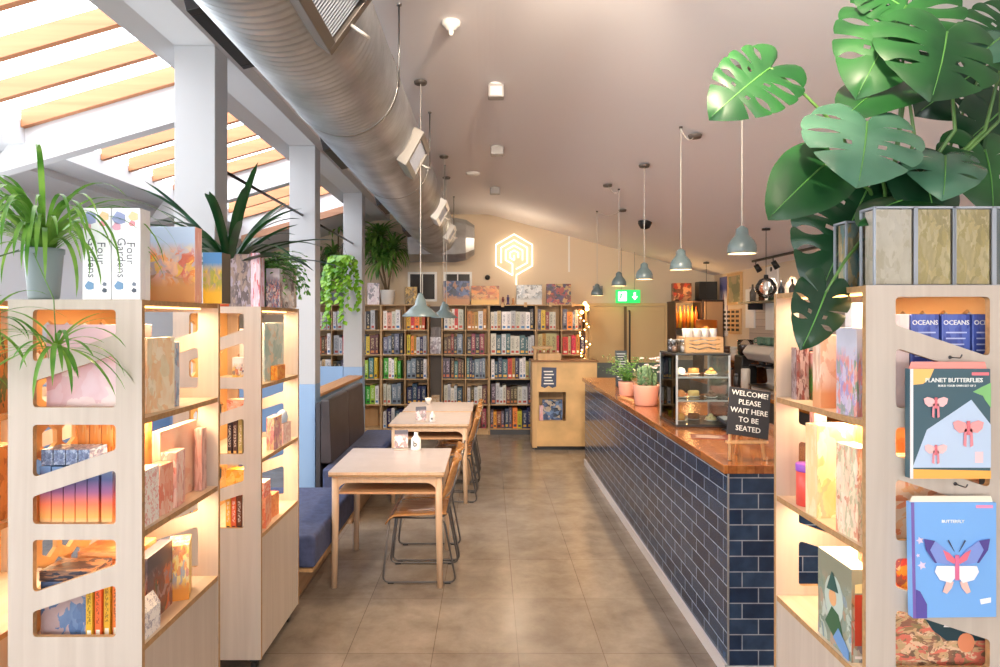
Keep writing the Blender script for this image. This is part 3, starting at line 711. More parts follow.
box_thing('game_box', 'thin rosy brown box at the far end of the middle bay, near left shelf', 'game box', AX+.375, AY+.545, Az[1], .03, .045, .245, 0, art('rosy_brown', [(170,120,110),(206,150,136),(230,190,176)], 3, 19))
# -- near left unit, lower level
YELBLK = spine('yellow_black_spine', (226,160,50), (30,26,26), (240,230,210), 1)
box_thing('game_box', 'wide slate blue box facing out in the lowest bay of the near left shelf', 'game box', AX+.145, AY+.075, Az[0], .15, .05, .19, 0, art('slate_blue', [(86,110,150),(70,92,132),(110,134,170),(210,170,150)], 3, 21))
for i in range(4):
    box_thing('book', '%s yellow and black book beside the slate blue box' % ('first','second','third','fourth')[i], 'book', AX+.236+i*.024, AY+.09+i*.008, Az[0], .021, .11, .20-.008*(i%2), .0, YELBLK, None, 'yellow and black books in the lowest bay')
box_thing('game_box', 'blue and orange box at the right end of the lowest bay, near left shelf', 'game box', AX+.338, AY+.10, Az[0], .028, .1, .21, 0, art('blue_orange', [(60,130,170),(90,160,190),(230,150,80)], 3, 23))
box_thing('game_box', 'flat dark game box lying on top of the slate blue box', 'game box', AX+.15, AY+.11, Az[0]+.191, .17, .12, .035, 0, art('dark_flat', [(60,66,84),(40,44,60),(190,140,100)], 3, 25))
for i in range(2):
    box_thing('game_box', '%s flat amber box in the stack at the back of the lowest bay' % ('lower','upper')[i], 'game box', AX+.20, AY+.27, Az[0]+.03*i+.18, .2, .15, .028, .02, art('amber_flat%d' % i, [(214,130,70),(236,176,120),(190,100,60)], 3, 26+i))
box_thing('game_box', 'tall brown box supporting the amber stack in the lowest bay', 'game box', AX+.20, AY+.27, Az[0], .19, .14, .179, 0, art('brown_tall', [(150,90,50),(180,120,70),(110,60,40)], 3, 29))
CARTON = art('white_carton', [(246,240,236),(244,236,232),(250,246,242),(90,80,130)], 9, 31)
t = thing('card_carton', 'small white carton with a gabled top at the aisle edge of the lowest bay', 'carton', (AX+.385, AY+.10, Az[0]), 0)
q = MB(); q.plate([(-.025,0),(.025,0),(.025,.085),(0,.125),(-.025,.085)], [], (0,-.05,0), (1,0,0), (0,0,1), (0,.1,0)); q.build('carton_body', CARTON, t, bevel=.001, fix=True)
box_thing('game_box', 'dark adventure game box with green picture, lowest bay of the near left shelf', 'game box', AX+.345, AY+.235, Az[0], .045, .20, .235, .05, art('dark_adventure', [(40,44,56),(70,100,80),(210,110,60),(150,150,160),(60,50,60)], 4, 33, top=(90,80,90)))
box_thing('game_box', 'yellow cartoon game box turned outward, lowest bay of the near left shelf', 'game box', AX+.352, AY+.415, Az[0], .075, .13, .205, .35, art('yellow_cartoon', [(244,196,70),(236,120,60),(250,226,150),(120,150,200),(210,60,60)], 4, 35, bottom=(230,150,60)), gradient_spine('yellow_side', [(240,180,60),(250,214,110),(244,196,80)]))
# -- second unit
BX, BY = AX, 3.217
def bb(*a, **k): return box_thing(*a, **k)
bb('game_box', 'pale teal printed box high in the second left shelf', 'game box', BX+.36, BY+.33, Az[2]+.0, .05, .32, .30, 0, art('pale_teal', [(200,220,214),(150,190,186),(226,232,224),(236,206,170)], 4, 41))
bb('game_box', 'yellow and amber carton at the front of the top bay, second left shelf', 'game box', BX+.40, BY+.34, Az[2], .035, .16, .075, .05, art('amber_carton', [(240,150,40),(226,110,30),(250,190,70)], 4, 43))
bb('game_box', 'white carton with red line and yellow foot in the second left shelf opening', 'game box', BX+.30, BY+.10, Az[2], .085, .05, .13, 0, art('white_red_yellow', [(240,228,214),(90,80,110),(236,200,120),(214,90,60)], 4, 45, top=(240,232,226), bottom=(246,190,40)))
bb('game_box', 'small white box seen through the highest opening of the second left shelf', 'game box', BX+.28, BY+.22, Az[2]+0, .06, .06, .27, 0, art('small_white', [(244,232,222),(236,214,200)], 3, 47))
bb('game_box', 'cream box with red figures in the middle bay of the second left shelf', 'game box', BX+.29, BY+.08, Az[1]+.20, .10, .06, .085, 0, art('cream_red', [(246,226,200),(214,100,60),(240,200,170)], 5, 49))
for i, c in enumerate([(60,40,40),(90,60,50),(206,150,110),(120,50,40)]):
    bb('book', '%s book standing under the cream box, second left shelf' % ('dark brown','umber','sandy','russet')[i], 'book', BX+.262+i*.026, BY+.08, Az[1], .022, .10, .19, 0, spine('bk%d'%i, c, (240,220,200), (230,180,100), i), None, None)
bb('game_box', 'multicoloured box with pink stripes in the middle bay, second left shelf', 'game box', BX+.392, BY+.30, Az[1], .04, .13, .17, 0, art('pink_stripes', [(236,190,120),(200,110,130),(240,214,190),(160,80,110)], 4, 51))
bb('game_box', 'pale pink tray box with a blue pouch on it in the second left shelf', 'game box', BX+.385, BY+.46, Az[1], .055, .14, .11, 0, art('pale_tray', [(244,206,190),(250,226,214),(220,150,140)], 4, 53))
q = MB(); q.lathe([(0,0),(.05,.003),(.062,.025),(.05,.055),(.02,.068),(0,.07)], (0,0,0), 16); o = q.build('fabric_pouch', M('pale_blue_cloth', (186,204,226), .8)); o.location = (BX+.385, BY+.46, Az[1]+.11); o.scale = (.45,1,1); tag(o, 'pale blue rounded pouch lying on the pale pink tray box', 'pouch')
bb('game_box', 'coral red carton standing in the lowest bay of the second left shelf', 'game box', BX+.375, BY+.17, Az[0], .06, .13, .15, .1, art('coral', [(226,90,60),(240,130,90),(250,190,150)], 4, 55))
bb('game_box', 'small red and white carton on top of the coral red one', 'game box', BX+.378, BY+.16, Az[0]+.151, .05, .10, .075, 0, art('red_white', [(214,60,50),(240,120,100),(250,226,210)], 5, 57))
bb('game_box', 'orange striped carton behind the coral red one in the lowest bay', 'game box', BX+.365, BY+.32, Az[0], .05, .11, .12, -.1, art('orange_stripe', [(236,130,60),(246,170,110),(220,90,50)], 4, 59))
bb('game_box', 'yellow box with an orange blob seen through the lower opening of the second left shelf', 'game box', BX+.29, BY+.09, Az[0]+.19, .11, .07, .115, 0, art('yellow_blob', [(246,200,40),(240,150,50),(250,220,120)], 3, 61))
for i, c in enumerate([(236,200,60),(226,140,60),(120,50,40),(240,220,214)]):
    bb('book', '%s book at the bottom of the second left shelf end opening' % ('lemon','orange','maroon','white')[i], 'book', BX+.255+i*.027, BY+.08, Az[0], .024, .10, .185, 0, spine('bl%d'%i, c, (250,240,230), (60,50,50), i), None, None)
# -- third unit sliver
bb('game_box', 'dark green box in the sliver of shelf at the left picture edge', 'game box', -1.70, 2.26, Az[2], .12, .12, .26, 0, art('dk_green', [(40,60,40),(60,90,50),(200,120,60)], 4, 63))
bb('game_box', 'brown box in the middle of the sliver of shelf at the left picture edge', 'game box', -1.70, 2.26, Az[1], .12, .12, .25, 0, art('dk_brown', [(120,70,40),(200,140,80)], 4, 65))
# -- boxes on top of the left units
def vertical_title(o_parent, words, x, y, z, size, mats):
    for i, (w_, dx) in enumerate(words): text_part(w_, size, (x+dx, y, z), (PI/2, PI/2, 0), mats[i], o_parent, sx=1)
GW = art('garden_white', [(246,246,250),(244,244,248),(250,250,252),(242,240,248)], 3, 71)
INK = M('ink_grey', (80,84,96), .6); REDINK = M('ink_red', (220,110,110), .6)
for i, x in enumerate((-1.262, -1.167)):
    t = thing('game_box', 'white boxed game with vertical garden title, %s of the pair on the near left shelf' % ('left','right')[i], 'game box', (x, 2.19, top1+.001), 0, 'white garden games on the near left shelf')
    q = MB(); q.box(-.0455,.0455,-.045,.02,0,.295); q.build('box_body', GW, t, bevel=.002)
    for (txt, dx, s) in (('Four', .014, .038), ('Gardens', -.016, .038)): text_part(txt, s, (dx, -.0455, .135 if txt != 'Four' else .15), (PI/2, PI/2, 0), INK, t, wt=-.012)
    for (cx, cz_, r, c) in ((-.022,.262,.019,(150,160,200)),(-.03,.235,.012,(228,170,190)),(.024,.268,.014,(246,206,160)),(.02,.245,.009,(236,150,160)),(-.022,.045,.013,(110,150,190)),(.026,.03,.007,(70,80,96)),(.026,.05,.006,(110,120,140))):
        q = MB(); q.plate([(cx+r*math.cos(a*PI/5)*(1+.25*(a%2)), cz_+r*math.sin(a*PI/5)*(1+.25*(a%3==0))) for a in range(10)], [], (0,-.0452,0), (1,0,0), (0,0,1), (0,-.0008,0)); q.build('printed_motif', flat(c), t)
TOWN = art('town_picture', [(232,150,120),(226,90,60),(246,196,80),(170,130,110),(236,180,170),(190,180,200)], 5, 73, top=(176,196,222), bottom=(216,150,90))
bb('game_box', 'square boxed game with a busy market town picture, on the near left shelf', 'game box', -1.222, 2.53, top1+.001, .235, .07, .285, .06, TOWN, art('town_side', [(236,176,160),(230,150,140),(246,206,196)], 3, 74))
bb('game_box', 'small blue and yellow boxed game behind the market town box', 'game box', -1.10+.015, 2.66, top1+.001, .075, .09, .20, 0, art('blue_yellow_small', [(60,110,170),(246,200,60),(90,150,90)], 4, 75, top=(90,150,210), bottom=(240,190,60)), flat((60,50,40)))
t = thing('game_box', 'slim white and black box with orange lettering behind the grey hanging pot', 'game box', (-1.40,2.42,top1+.001), 0)
q = MB(); q.box(-.045,.045,-.03,.03,0,.27); q.build('box_body', art('white_orange', [(246,240,240),(226,110,70),(240,232,232),(60,50,60)], 4, 77), t, bevel=.002)
bb('game_box', 'slim grey box between the white garden games and the grey pot', 'game box', -1.315, 2.33, top1+.001, .035, .12, .24, 0, art('slim_grey', [(206,200,206),(180,176,190),(230,226,230)], 4, 79))
# on the second unit
bb('game_box', 'dark painted boxed game at the aisle corner of the second left shelf top', 'game box', -1.245, 3.36, top1+.001, .11, .05, .265, 0, art('dark_painted', [(60,56,70),(110,96,100),(150,130,120),(170,160,180)], 5, 81), art('lilac_side', [(206,196,220),(226,216,230),(200,120,130)], 3, 82))
bb('game_box', 'lilac and red spined boxed game beside the dark painted one', 'game box', -1.165, 3.36, top1+.001, .045, .07, .27, 0, art('lilac_red', [(206,196,222),(224,214,230),(196,70,80),(230,222,236)], 4, 83))
bb('game_box', 'black boxed game covered with coloured faces, on the second left shelf', 'game box', -1.115+.005, 3.45, top1+.001, .07, .05, .20, 0, art('faces', [(40,34,44),(206,120,90),(90,110,150),(226,206,190),(60,50,60)], 7, 85, top=(190,186,196)))
bb('game_box', 'pale boxed game with small dark trees at the far end of the second left shelf', 'game box', -1.13, 3.72, top1+.001, .10, .05, .225, 0, art('trees', [(222,212,206),(200,186,180),(120,96,90),(232,206,190)], 5, 87))
# -- RIGHT UNIT goods (aisle side is its left side)
rz = [z+DZ for z in SHZ]; rtop = UH+DZ
OCE = art('deep_blue_cover', [(60,80,170),(90,110,190),(40,56,140)], 3, 91, bottom=(70,84,170))
for i, x in enumerate((1.255, 1.345, 1.433)):
    t = thing('game_box', '%s deep blue boxed game with pale lettering in the top bay of the right shelf' % ('leftmost','middle','rightmost')[i], 'game box', (x, DY+.10, rz[2]), 0, 'deep blue boxed games in the top bay of the right shelf')
    q = MB(); q.box(-.041,.041,-.04,.04,0,.30); q.build('box_body', OCE, t, bevel=.002)
    text_part('OCEANS', .019, (0,-.0405,.275), (PI/2,0,0), CHALK, t)
    for j in range(9):
        q = MB(); q.box(-.03,.03-.004*(j%3),-.0412,-.0404,.245-j*.017,.249-j*.017); q.build('text_line', M('pale_ink', (190,200,236), .6) if (i==0 and j==0) else bpy.data.materials['pale_ink'], t)
PINKB = art('pale_pink_box', [(246,218,216),(250,230,226),(240,204,206)], 2, 93)
bb('game_box', 'pale pink box in the top bay of the right shelf, beside the deep blue ones', 'game box', 1.168, DY+.09, rz[2], .085, .06, .30, 0, PINKB)
bb('puzzle_box', 'pastel landscape box in the middle bay of the right shelf, behind the butterfly packs', 'puzzle box', 1.28, DY+.09, rz[1], .27, .05, .25, 0, art('pastel_land', [(240,190,130),(236,140,90),(250,220,190),(240,226,200)], 4, 95))
bb('game_box', 'orange patterned box at the back of the middle bay, right shelf', 'game box', 1.30, DY+.26, rz[1], .24, .06, .31, 0, art('orange_pat', [(236,130,60),(246,190,120),(220,90,40)], 4, 97))
t = thing('puzzle_box', 'green floral box with child figure and white numerals, low in the right shelf', 'puzzle box', (1.29, DY+.07, rz[0]), 0)
q = MB(); q.box(-.15,.15,-.02,.03,0,.17); q.build('box_body', art('green_floral', [(200,190,140),(60,90,70),(226,120,100),(90,130,80),(236,220,180)], 7, 99), t, bevel=.002)
q = MB(); q.plate([(.02,.09),(.14,.09),(.14,.165),(-.05,.165),(-.02,.12)], [], (0,-.0203,0), (1,0,0), (0,0,1), (0,-.0008,0)); q.build('dark_panel', flat((34,62,72)), t)
text_part('25', .04, (.03,-.0215,.142), (PI/2,0,0), CHALK, t)
q = MB(); q.plate([(.075+.024*math.cos(a*PI/8), .085+.028*math.sin(a*PI/8)) for a in range(16)], [], (0,-.0215,0), (1,0,0), (0,0,1), (0,-.0008,0)); q.build('figure_face', flat((226,140,100)), t)
bb('puzzle_box', 'bright red and yellow patterned box behind the green floral one in the right shelf', 'puzzle box', 1.25, DY+.16, rz[0], .24, .05, .31, 0, art('carnival', [(226,60,70),(246,190,70),(236,120,70),(80,60,110),(250,226,190)], 5, 101))
# side (aisle) goods
bb('game_box', 'tall peach box with a white statue figure in the top bay of the right shelf', 'game box', 1.105, DY+.30, rz[2]-0.0, .09, .05, .235, .0, art('peach_statue', [(240,190,150),(250,226,206),(214,150,110)], 3, 103, bottom=(230,160,110)))
bb('blister_pack', 'clear pack of orange and violet figures, right shelf top bay corner', 'blister pack', 1.088, DY+.13, rz[2], .05, .09, .26, .15, art('orange_violet', [(230,110,80),(150,140,190),(206,190,210),(110,140,90),(236,150,90)], 5, 105, top=(200,200,216)))
bb('game_box', 'box with a leafy green picture by the far opening of the right shelf top bay', 'game box', 1.175, DY+.50, rz[2], .07, .04, .17, 0, art('leafy', [(60,130,50),(110,170,60),(40,90,50),(214,110,90)], 5, 107, top=(236,170,160)))
bb('game_box', 'red brown box behind the leafy green one', 'game box', 1.11, DY+.52, rz[2], .045, .04, .185, 0, art('redbrown', [(150,50,40),(90,60,60),(190,170,170)], 4, 109))
bb('card_box', 'white fronted carton high in the top bay of the right shelf', 'carton', 1.14, DY+.20, rz[2]+.0, .06, .04, .335, 0, gradient_spine('carton_grad', [(206,120,80),(196,110,76),(200,116,80),(150,60,50),(244,240,240),(244,240,240)]))
bb('game_box', 'large cream boxed game in the middle bay on the aisle side of the right shelf', 'game box', 1.125, DY+.34, rz[1], .13, .07, .30, .08, art('cream_large', [(250,230,180),(244,200,130),(252,240,210),(236,170,130)], 3, 111), art('cream_side', [(252,236,200),(244,206,140)], 4, 112))
bb('game_box', 'cream boxed game with floral edge at the aisle corner of the middle bay, right shelf', 'game box', 1.095, DY+.13, rz[1], .06, .11, .27, .05, art('cream_floral', [(252,240,216),(250,232,200),(214,140,110),(190,200,160)], 5, 113))
t = thing('round_tin', 'coral tin with a violet lid in the middle bay of the right shelf', 'tin', (1.105, DY+.46, rz[1]), 0)
q = MB(); q.lathe([(0,0),(.034,0),(.034,.125),(0,.125)], (0,0,0), 24); q.build('tin_body', flat((232,92,80)), t)
q = MB(); q.lathe([(.0345,.118),(.036,.12),(.036,.142),(.033,.145),(0,.145)], (0,0,0), 24); q.build('lid', flat((160,90,200)), t)
bb('puzzle_box', 'big boxed game with painted elf in green wood, low in the right shelf', 'game box', 1.125, DY+.20, rz[0], .12, .20, .275, 0, art('elf_wood', [(60,90,70),(130,120,90),(176,190,180),(190,120,70),(80,110,140),(200,70,50)], 4, 115, top=(150,150,130)), art('elf_side', [(70,100,80),(120,130,100),(190,200,190),(170,110,70),(90,130,160)], 4, 116, top=(140,140,120)), lid=flat((240,236,206)))
0 and bb('card_box', 'small white box with violet marks under the middle shelf of the right unit', 'carton', 1.10, DY+.46, rz[0], .06, .04, .33, 0, gradient_spine('white_violet', [(250,240,230),(250,236,226),(252,240,232),(250,240,236),(190,120,190)]))
bb('board_book', 'red and brown board book behind the cream games, right shelf middle bay', 'book', 1.14, DY+.45, rz[1]+0, .045, .03, .33, 0, art('redpink', [(214,100,90),(240,170,160),(90,50,50)], 3, 119))

el = bb.__call__ and [o for o in COL.objects if o.get('label','').startswith('big boxed game with painted elf')][0]
def onface(P, face, c, nm, lift):
    q = MB()
    if face == 'f': q.plate(P, [], (0,-.1002-lift,0), (1,0,0), (0,0,1), (0,-.0006,0))
    else: q.plate(P, [], (-.0602-lift,.1,0), (0,-1,0), (0,0,1), (-.0006,0,0))
    o = q.build(nm, flat(c), el, fix=True)
def ell(cx, cy, rx, ry, n=14): return [(cx+rx*math.cos(2*PI*a/n), cy+ry*math.sin(2*PI*a/n)) for a in range(n)]
onface([(-.05,.05),(.055,.05),(.055,.20),(-.05,.20)], 'f', (196,66,44), 'red_doorway', 0)
onface([(-.03,.05),(.035,.05),(.035,.185),(-.03,.185)], 'f', (150,110,70), 'door_gap', .0008)
onface(ell(.0,.10,.024,.055), 'f', (232,150,50), 'orange_figure', .0016)
onface([(-.05,.205),(.055,.205),(.055,.245),(-.05,.23)], 'f', (226,214,160), 'pale_title', .0008)
onface([(-.05,.012),(.055,.012),(.055,.02),(-.05,.02)], 'f', (236,230,226), 'caption_line', .0008)
onface(ell(.10,.145,.055,.075), 's', (186,200,190), 'pale_moon', 0)
onface([(.06,.165),(.13,.175),(.10,.225),(.09,.228)], 's', (50,90,84), 'pointed_hat', .0016)
onface(ell(.095,.15,.022,.027), 's', (226,170,120), 'elf_face', .0008)
onface([(.05,.06),(.09,.12),(.13,.11),(.17,.02),(.14,.01)], 's', (60,100,70), 'green_coat', .0012)
onface([(.10,.03),(.16,.0),(.19,.0),(.19,.03),(.13,.07)], 's', (110,150,200), 'blue_stream', .002)
# packs hanging from pegs on the end panel
def wing(sx, cx, cz_, s, kind):
    if kind == 0: P = [(0,.02),(.10,.16),(.30,.22),(.44,.16),(.40,-.02),(.26,-.14),(.10,-.12),(0,-.06)]
    else: P = [(0,0),(.16,.16),(.40,.34),(.60,.42),(.66,.34),(.58,.10),(.44,-.10),(.22,-.14),(0,-.08)]
    return [(cx+sx*p[0]*s, cz_+p[1]*s) for p in P]
def motif(t, pts, y, c, nm='butterfly_print', th=.0009):
    q = MB(); q.plate(pts, [], (0,y,0), (1,0,0), (0,0,1), (0,-th,0)); return q.build(nm, flat(c), t)
PEG = M('peg_steel', (90,88,90), .3, .9)
t = thing('wall_hook', 'small dark peg holding the dark teal butterfly pack', 'hook', (1.285,DY,1.616))
q = MB(); q.tube(round_path([(0,0,0),(0,-.042,0),(0,-.048,.010)],.006), .0018); q.lathe([(0,-.002),(.005,-.002),(.005,0)], (0,0,0), 12, ax='y'); q.build('peg', PEG, t)
t = thing('wall_hook', 'small dark peg holding the sky blue butterfly pack', 'hook', (1.30,DY,1.263))
q = MB(); q.tube(round_path([(0,0,0),(0,-.042,0),(0,-.048,.010)],.006), .0018); q.lathe([(0,-.002),(.005,-.002),(.005,0)], (0,0,0), 12, ax='y'); q.build('peg', PEG, t)
# dark teal pack: px 913-992 x 368-479
sc1 = 1.82/F
def pxl(px, py, o): return ((px-VX)*sc1 - o[0], EYE-(py-VY)*sc1 - o[2])
def pk(o, *pts): return [pxl(a, b, o) for a, b in pts]
o1 = (1.27, DY-.035, 1.30)
t = thing('craft_kit', 'dark teal craft kit with pink moths hanging high on the right shelf end panel', 'craft kit', o1)
lw = pk(o1, (911,479),(992,479),(992,369),(911,369)); q = MB(); q.plate(lw, [], (0,0,0), (1,0,0), (0,0,1), (0,.022,0)); q.build('pack_body', flat((62,92,104)), t, bevel=.0015, fix=True)
q = MB(); q.plate(pk(o1,(911,370),(990,370),(988,362),(914,362)), [], (0,.006,0), (1,0,0), (0,0,1), (0,.002,0)); q.build('hang_tab', flat((238,150,140)), t, fix=True)
motif(t, pk(o1,(913.5,468),(992,468),(992,425),(972.5,400),(928,430)), -.0003, (186,204,228), 'pale_panel')
motif(t, pk(o1,(911,479),(992,479),(992,471),(911,469.5)), -.0006, (246,176,84), 'orange_band')
motif(t, pk(o1,(911,479),(914,479),(914,369),(911,369)), -.001, (232,226,226), 'white_edge')
motif(t, pk(o1,(914,369),(935,369),(931,378),(924,384),(914,385)), -.0006, (248,190,110), 'yellow_corner')
motif(t, pk(o1,(974,392),(983,387),(992,383),(992,408),(986,400),(984,396)), -.0006, (130,190,120), 'green_leaf')
motif(t, pk(o1,(973,372.5),(990,372.5),(990,375.5),(973,375.5)), -.0006, (236,120,130), 'pink_tag')
motif(t, pk(o1,(976,452),(984,452),(984,463),(976,463)), -.001, (240,200,205), 'price_sticker')
x_, z_ = pxl(955, 380.5, o1); text_part('PLANET BUTTERFLIES', .0165, (x_,-.001,z_), (PI/2,0,0), CHALK, t)
x_, z_ = pxl(958, 386, o1); text_part('BUILD YOUR OWN SET OF 3', .008, (x_,-.001,z_), (PI/2,0,0), CHALK, t)
for (cx, cy, s, k2) in ((936,403,.075,0),(968.5,428,.095,0),(936,450,.07,0)):
    x_, z_ = pxl(cx, cy, o1)
    for sx in (-1,1):
        motif(t, wing(sx, x_, z_, s, k2), -.004, (240,160,160) if cy == 428 else (244,190,190), 'moth_wing', .001)
        motif(t, [(x_+sx*.05*s,z_-.02*s),(x_+sx*.11*s,z_-.02*s),(x_+sx*.14*s,z_-.5*s),(x_+sx*.06*s,z_-.55*s)], -.004, (232,140,150), 'moth_tail', .001)
    motif(t, [(x_-.05*s,z_-.2*s),(x_+.05*s,z_-.2*s),(x_+.05*s,z_+.2*s),(x_-.05*s,z_+.2*s)], -.0045, (214,110,120), 'moth_body', .001)
o2 = (1.29, DY-.035, .92)
t = thing('craft_kit', 'sky blue craft kit with one large butterfly hanging low on the right shelf end panel', 'craft kit', o2)
q = MB(); q.plate(pk(o2,(914,619),(998,618),(998,503),(912,503)), [], (0,0,0), (1,0,0), (0,0,1), (0,.022,0)); q.build('pack_body', flat((120,172,232)), t, bevel=.0015, fix=True)
q = MB(); q.plate(pk(o2,(912,504),(996,504),(994,497),(915,497)), [], (0,.006,0), (1,0,0), (0,0,1), (0,.002,0)); q.build('hang_tab', flat((246,228,206)), t, fix=True)
motif(t, pk(o2,(914,619),(917,619),(915,503),(912,503)), -.0006, (120,96,170), 'violet_edge')
motif(t, pk(o2,(917,619),(928,619),(928,605),(921,592),(917,590)), -.0006, (92,80,160), 'violet_shape')
motif(t, pk(o2,(977,505.5),(994,505.5),(994,508.5),(977,508.5)), -.0006, (236,150,190), 'pink_tag')
motif(t, pk(o2,(981,600),(992,598),(992,603),(982,605)), -.0006, (244,240,240), 'price_sticker')
for (cx,cy,r) in ((921,541,4),(923,566,4.5),(919,556,2)): motif(t, pk(o2, *[(cx+r*(1 if a%2 else .5)*math.cos(a*PI/5), cy+r*(1 if a%2 else .5)*math.sin(a*PI/5)) for a in range(10)]), -.0006, (226,206,230), 'flower_print')
x_, z_ = pxl(954, 522, o2); text_part('BUTTERFLY', .012, (x_,-.001,z_), (PI/2,0,0), CHALK, t)
cx = 957
for sx in (-1,1):
    def A(*p): return pk(o2, *[(cx+sx*a, b) for a, b in p])
    motif(t, A((2,559),(10,550),(22,541),(33,539),(29,552),(19,563),(8,565)), -.003, (130,150,215), 'upper_wing', .001)
    motif(t, A((22,541),(33,539),(31,550),(22,563),(20,563),(27,550)), -.0045, (80,66,140), 'wing_margin', .001)
    motif(t, A((1,560),(8,553),(14,550),(10,560),(3,564)), -.0045, (228,110,130), 'wing_root', .001)
    motif(t, A((2,566),(20,566),(22,572),(17,580),(6,583),(2,578)), -.004, (240,236,240), 'lower_wing', .001)
    motif(t, A((3,582),(10,581),(14,592),(10,594),(5,588)), -.0035, (236,190,180), 'wing_tail', .001)
    motif(t, A((2,552),(3,551),(9,541),(8,540)), -.004, (50,50,80), 'antenna', .001)
motif(t, pk(o2,(955,555),(959,555),(959,580),(955,580)), -.0055, (220,110,150), 'butterfly_body', .001)
# clear boxes with gold cards on top of the right unit
GOLD = art('gold_card', [(206,184,116),(232,208,140),(184,164,104),(240,222,170),(216,196,140)], 4, 121, rough=.3)
GOLDP = art('pale_gold_card', [(226,214,190),(240,228,204),(214,200,166),(234,222,198)], 4, 122, rough=.3)
FR = M('silver_edge', (170,178,190), .3, .3)
for i, (xa, xb) in enumerate(((874,915),(916,954),(954.5,993),(994.5,1030),(846,873))):
    yy = 1.95 if i < 4 else 2.10
    X0, X1 = (xa-VX)*yy/F, (xb-VX)*yy/F
    t = thing('figure_box', ['leftmost of the silver edged display boxes, its card pale gold','silver edged display box under the dark monstera leaf','third silver edged display box from the aisle with a gold card','display box cut by the right picture edge on the right shelf','small clear box with gold and teal pattern set back behind the display boxes'][i], 'display box', ((X0+X1)/2, yy, rtop), 0, 'display boxes on top of the right shelf')
    w = (X1-X0)/2 - .001; h = .235 if i < 4 else .215
    q = MB(); q.box(-w+.007, w-.007, .004, .06, .008, h-.008); q.build('picture_card', [GOLDP,GOLD,GOLD,GREYL,art('gold_teal', [(214,170,90),(120,170,170),(240,210,150),(90,110,90)], 3, 124)][i], t)
    q = MB()
    for sx in (-1,1):
        for y in (0,.07): q.box(sx*w-.003, sx*w+.003, y-.003, y+.003, 0, h)
    for z in (.0,h-.006): q.box(-w,w,-.003,.003,z,z+.006); q.box(-w,w,.067,.073,z,z+.006); q.box(-w-.003,-w+.003,0,.07,z,z+.006); q.box(w-.003,w+.003,0,.07,z,z+.006)
    q.build('box_frame', FR, t)
    q = MB(); q.box(-w+.001,w-.001,-.001,.071,.001,h-.001); q.build('clear_shell', PLASTIC, t)
# ============================================================ PLANTS
LG = leafmat('spider_plant_green', (70,130,40), (140,184,80), .4, 9, .3)
LDK = leafmat('clivia_green', (18,58,30), (36,88,44), .3, 6, .1)
LFERN = leafmat('fern_green', (60,120,50), (120,170,80), .5, 12, .25)
LPOTH = leafmat('pothos_green', (90,150,30), (160,206,60), .35, 9, .35)
LYUC = leafmat('dracaena_green', (70,124,44), (140,180,84), .4, 7, .25)
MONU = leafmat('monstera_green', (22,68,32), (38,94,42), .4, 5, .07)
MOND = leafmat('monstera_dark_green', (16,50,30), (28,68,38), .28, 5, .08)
MONSHEEN = leafmat('monstera_painted_sheen', (58,102,78), (90,134,108), .2, 5, .08)  # sky reflection on the glossy leaves put into a paler green
STEM = leafmat('green_stem', (70,110,50), (100,140,70), .4, 8, 0)
def pot(t, prof, mat, soilz, soilr, name='pot', n=32):
    q = MB(); q.lathe(prof, (0,0,0), n); q.build(name, mat, t)
    q = MB(); q.lathe([(soilr,soilz),(0,soilz+.004)], (0,0,0), 20); q.build('soil', SOIL, t, fix=True)
# spider plant in the grey pot
t = thing('spider_plant', 'spider plant with long arching green leaves in a grey pot on the near left shelf', 'plant', (-1.468, 2.20, top1+.001))
pot(t, [(0,0),(.042,0),(.045,.01),(.056,.15),(.060,.155),(.060,.17),(.054,.17),(.052,.14)], GREYPOT, .145, .052)
q = MB()
for i in range(115):
    az = R.uniform(0, 2*PI)
    if .3 < az < 2.6 and R.random() < .6: az = -R.uniform(.6, 3.4)
    L = R.uniform(.28, .56); p0 = R.uniform(.7, 1.35)
    q.blade((.02*math.cos(az),.02*math.sin(az),.155), az, p0, p0 - R.uniform(1.7, 3.0), L*1.08, R.uniform(.011,.018), 12, .2, sag=R.uniform(.8,1.4))
q.build('foliage', LG, t)
def runner(t, P, seedn, nleaf, L):
    q = MB(); q.tube(P, .0018, 5); q.build('runner', STEM, t)
    q = MB(); e = Vector(P[-1])
    for i in range(nleaf):
        az = R.uniform(-PI*.95, .4); p0 = R.uniform(-.1, 1.1)
        q.blade(e, az, p0, p0-R.uniform(1.0, 1.9), L*R.uniform(.6,1.1), .013, 9, .2)
    q.build('plantlet', LG, t)
runner(t, [(-.0,-.05,.15),(.06,-.13,.13),(.13,-.15,.0),(.145,-.16,-.15)], 1, 30, .30)
runner(t, [(-.05,-.05,.16),(-.09,-.13,.12),(-.10,-.17,-.0),(-.10,-.17,-.10)], 2, 26, .26)
runner(t, [(-.02,-.06,.16),(-.06,-.14,.13),(-.05,-.18,.02),(-.04,-.18,-.06)], 3, 20, .22)
runner(t, [(-.04,-.06,.16),(-.12,-.15,.10),(-.15,-.18,-.1),(-.16,-.18,-.2)], 4, 18, .2)
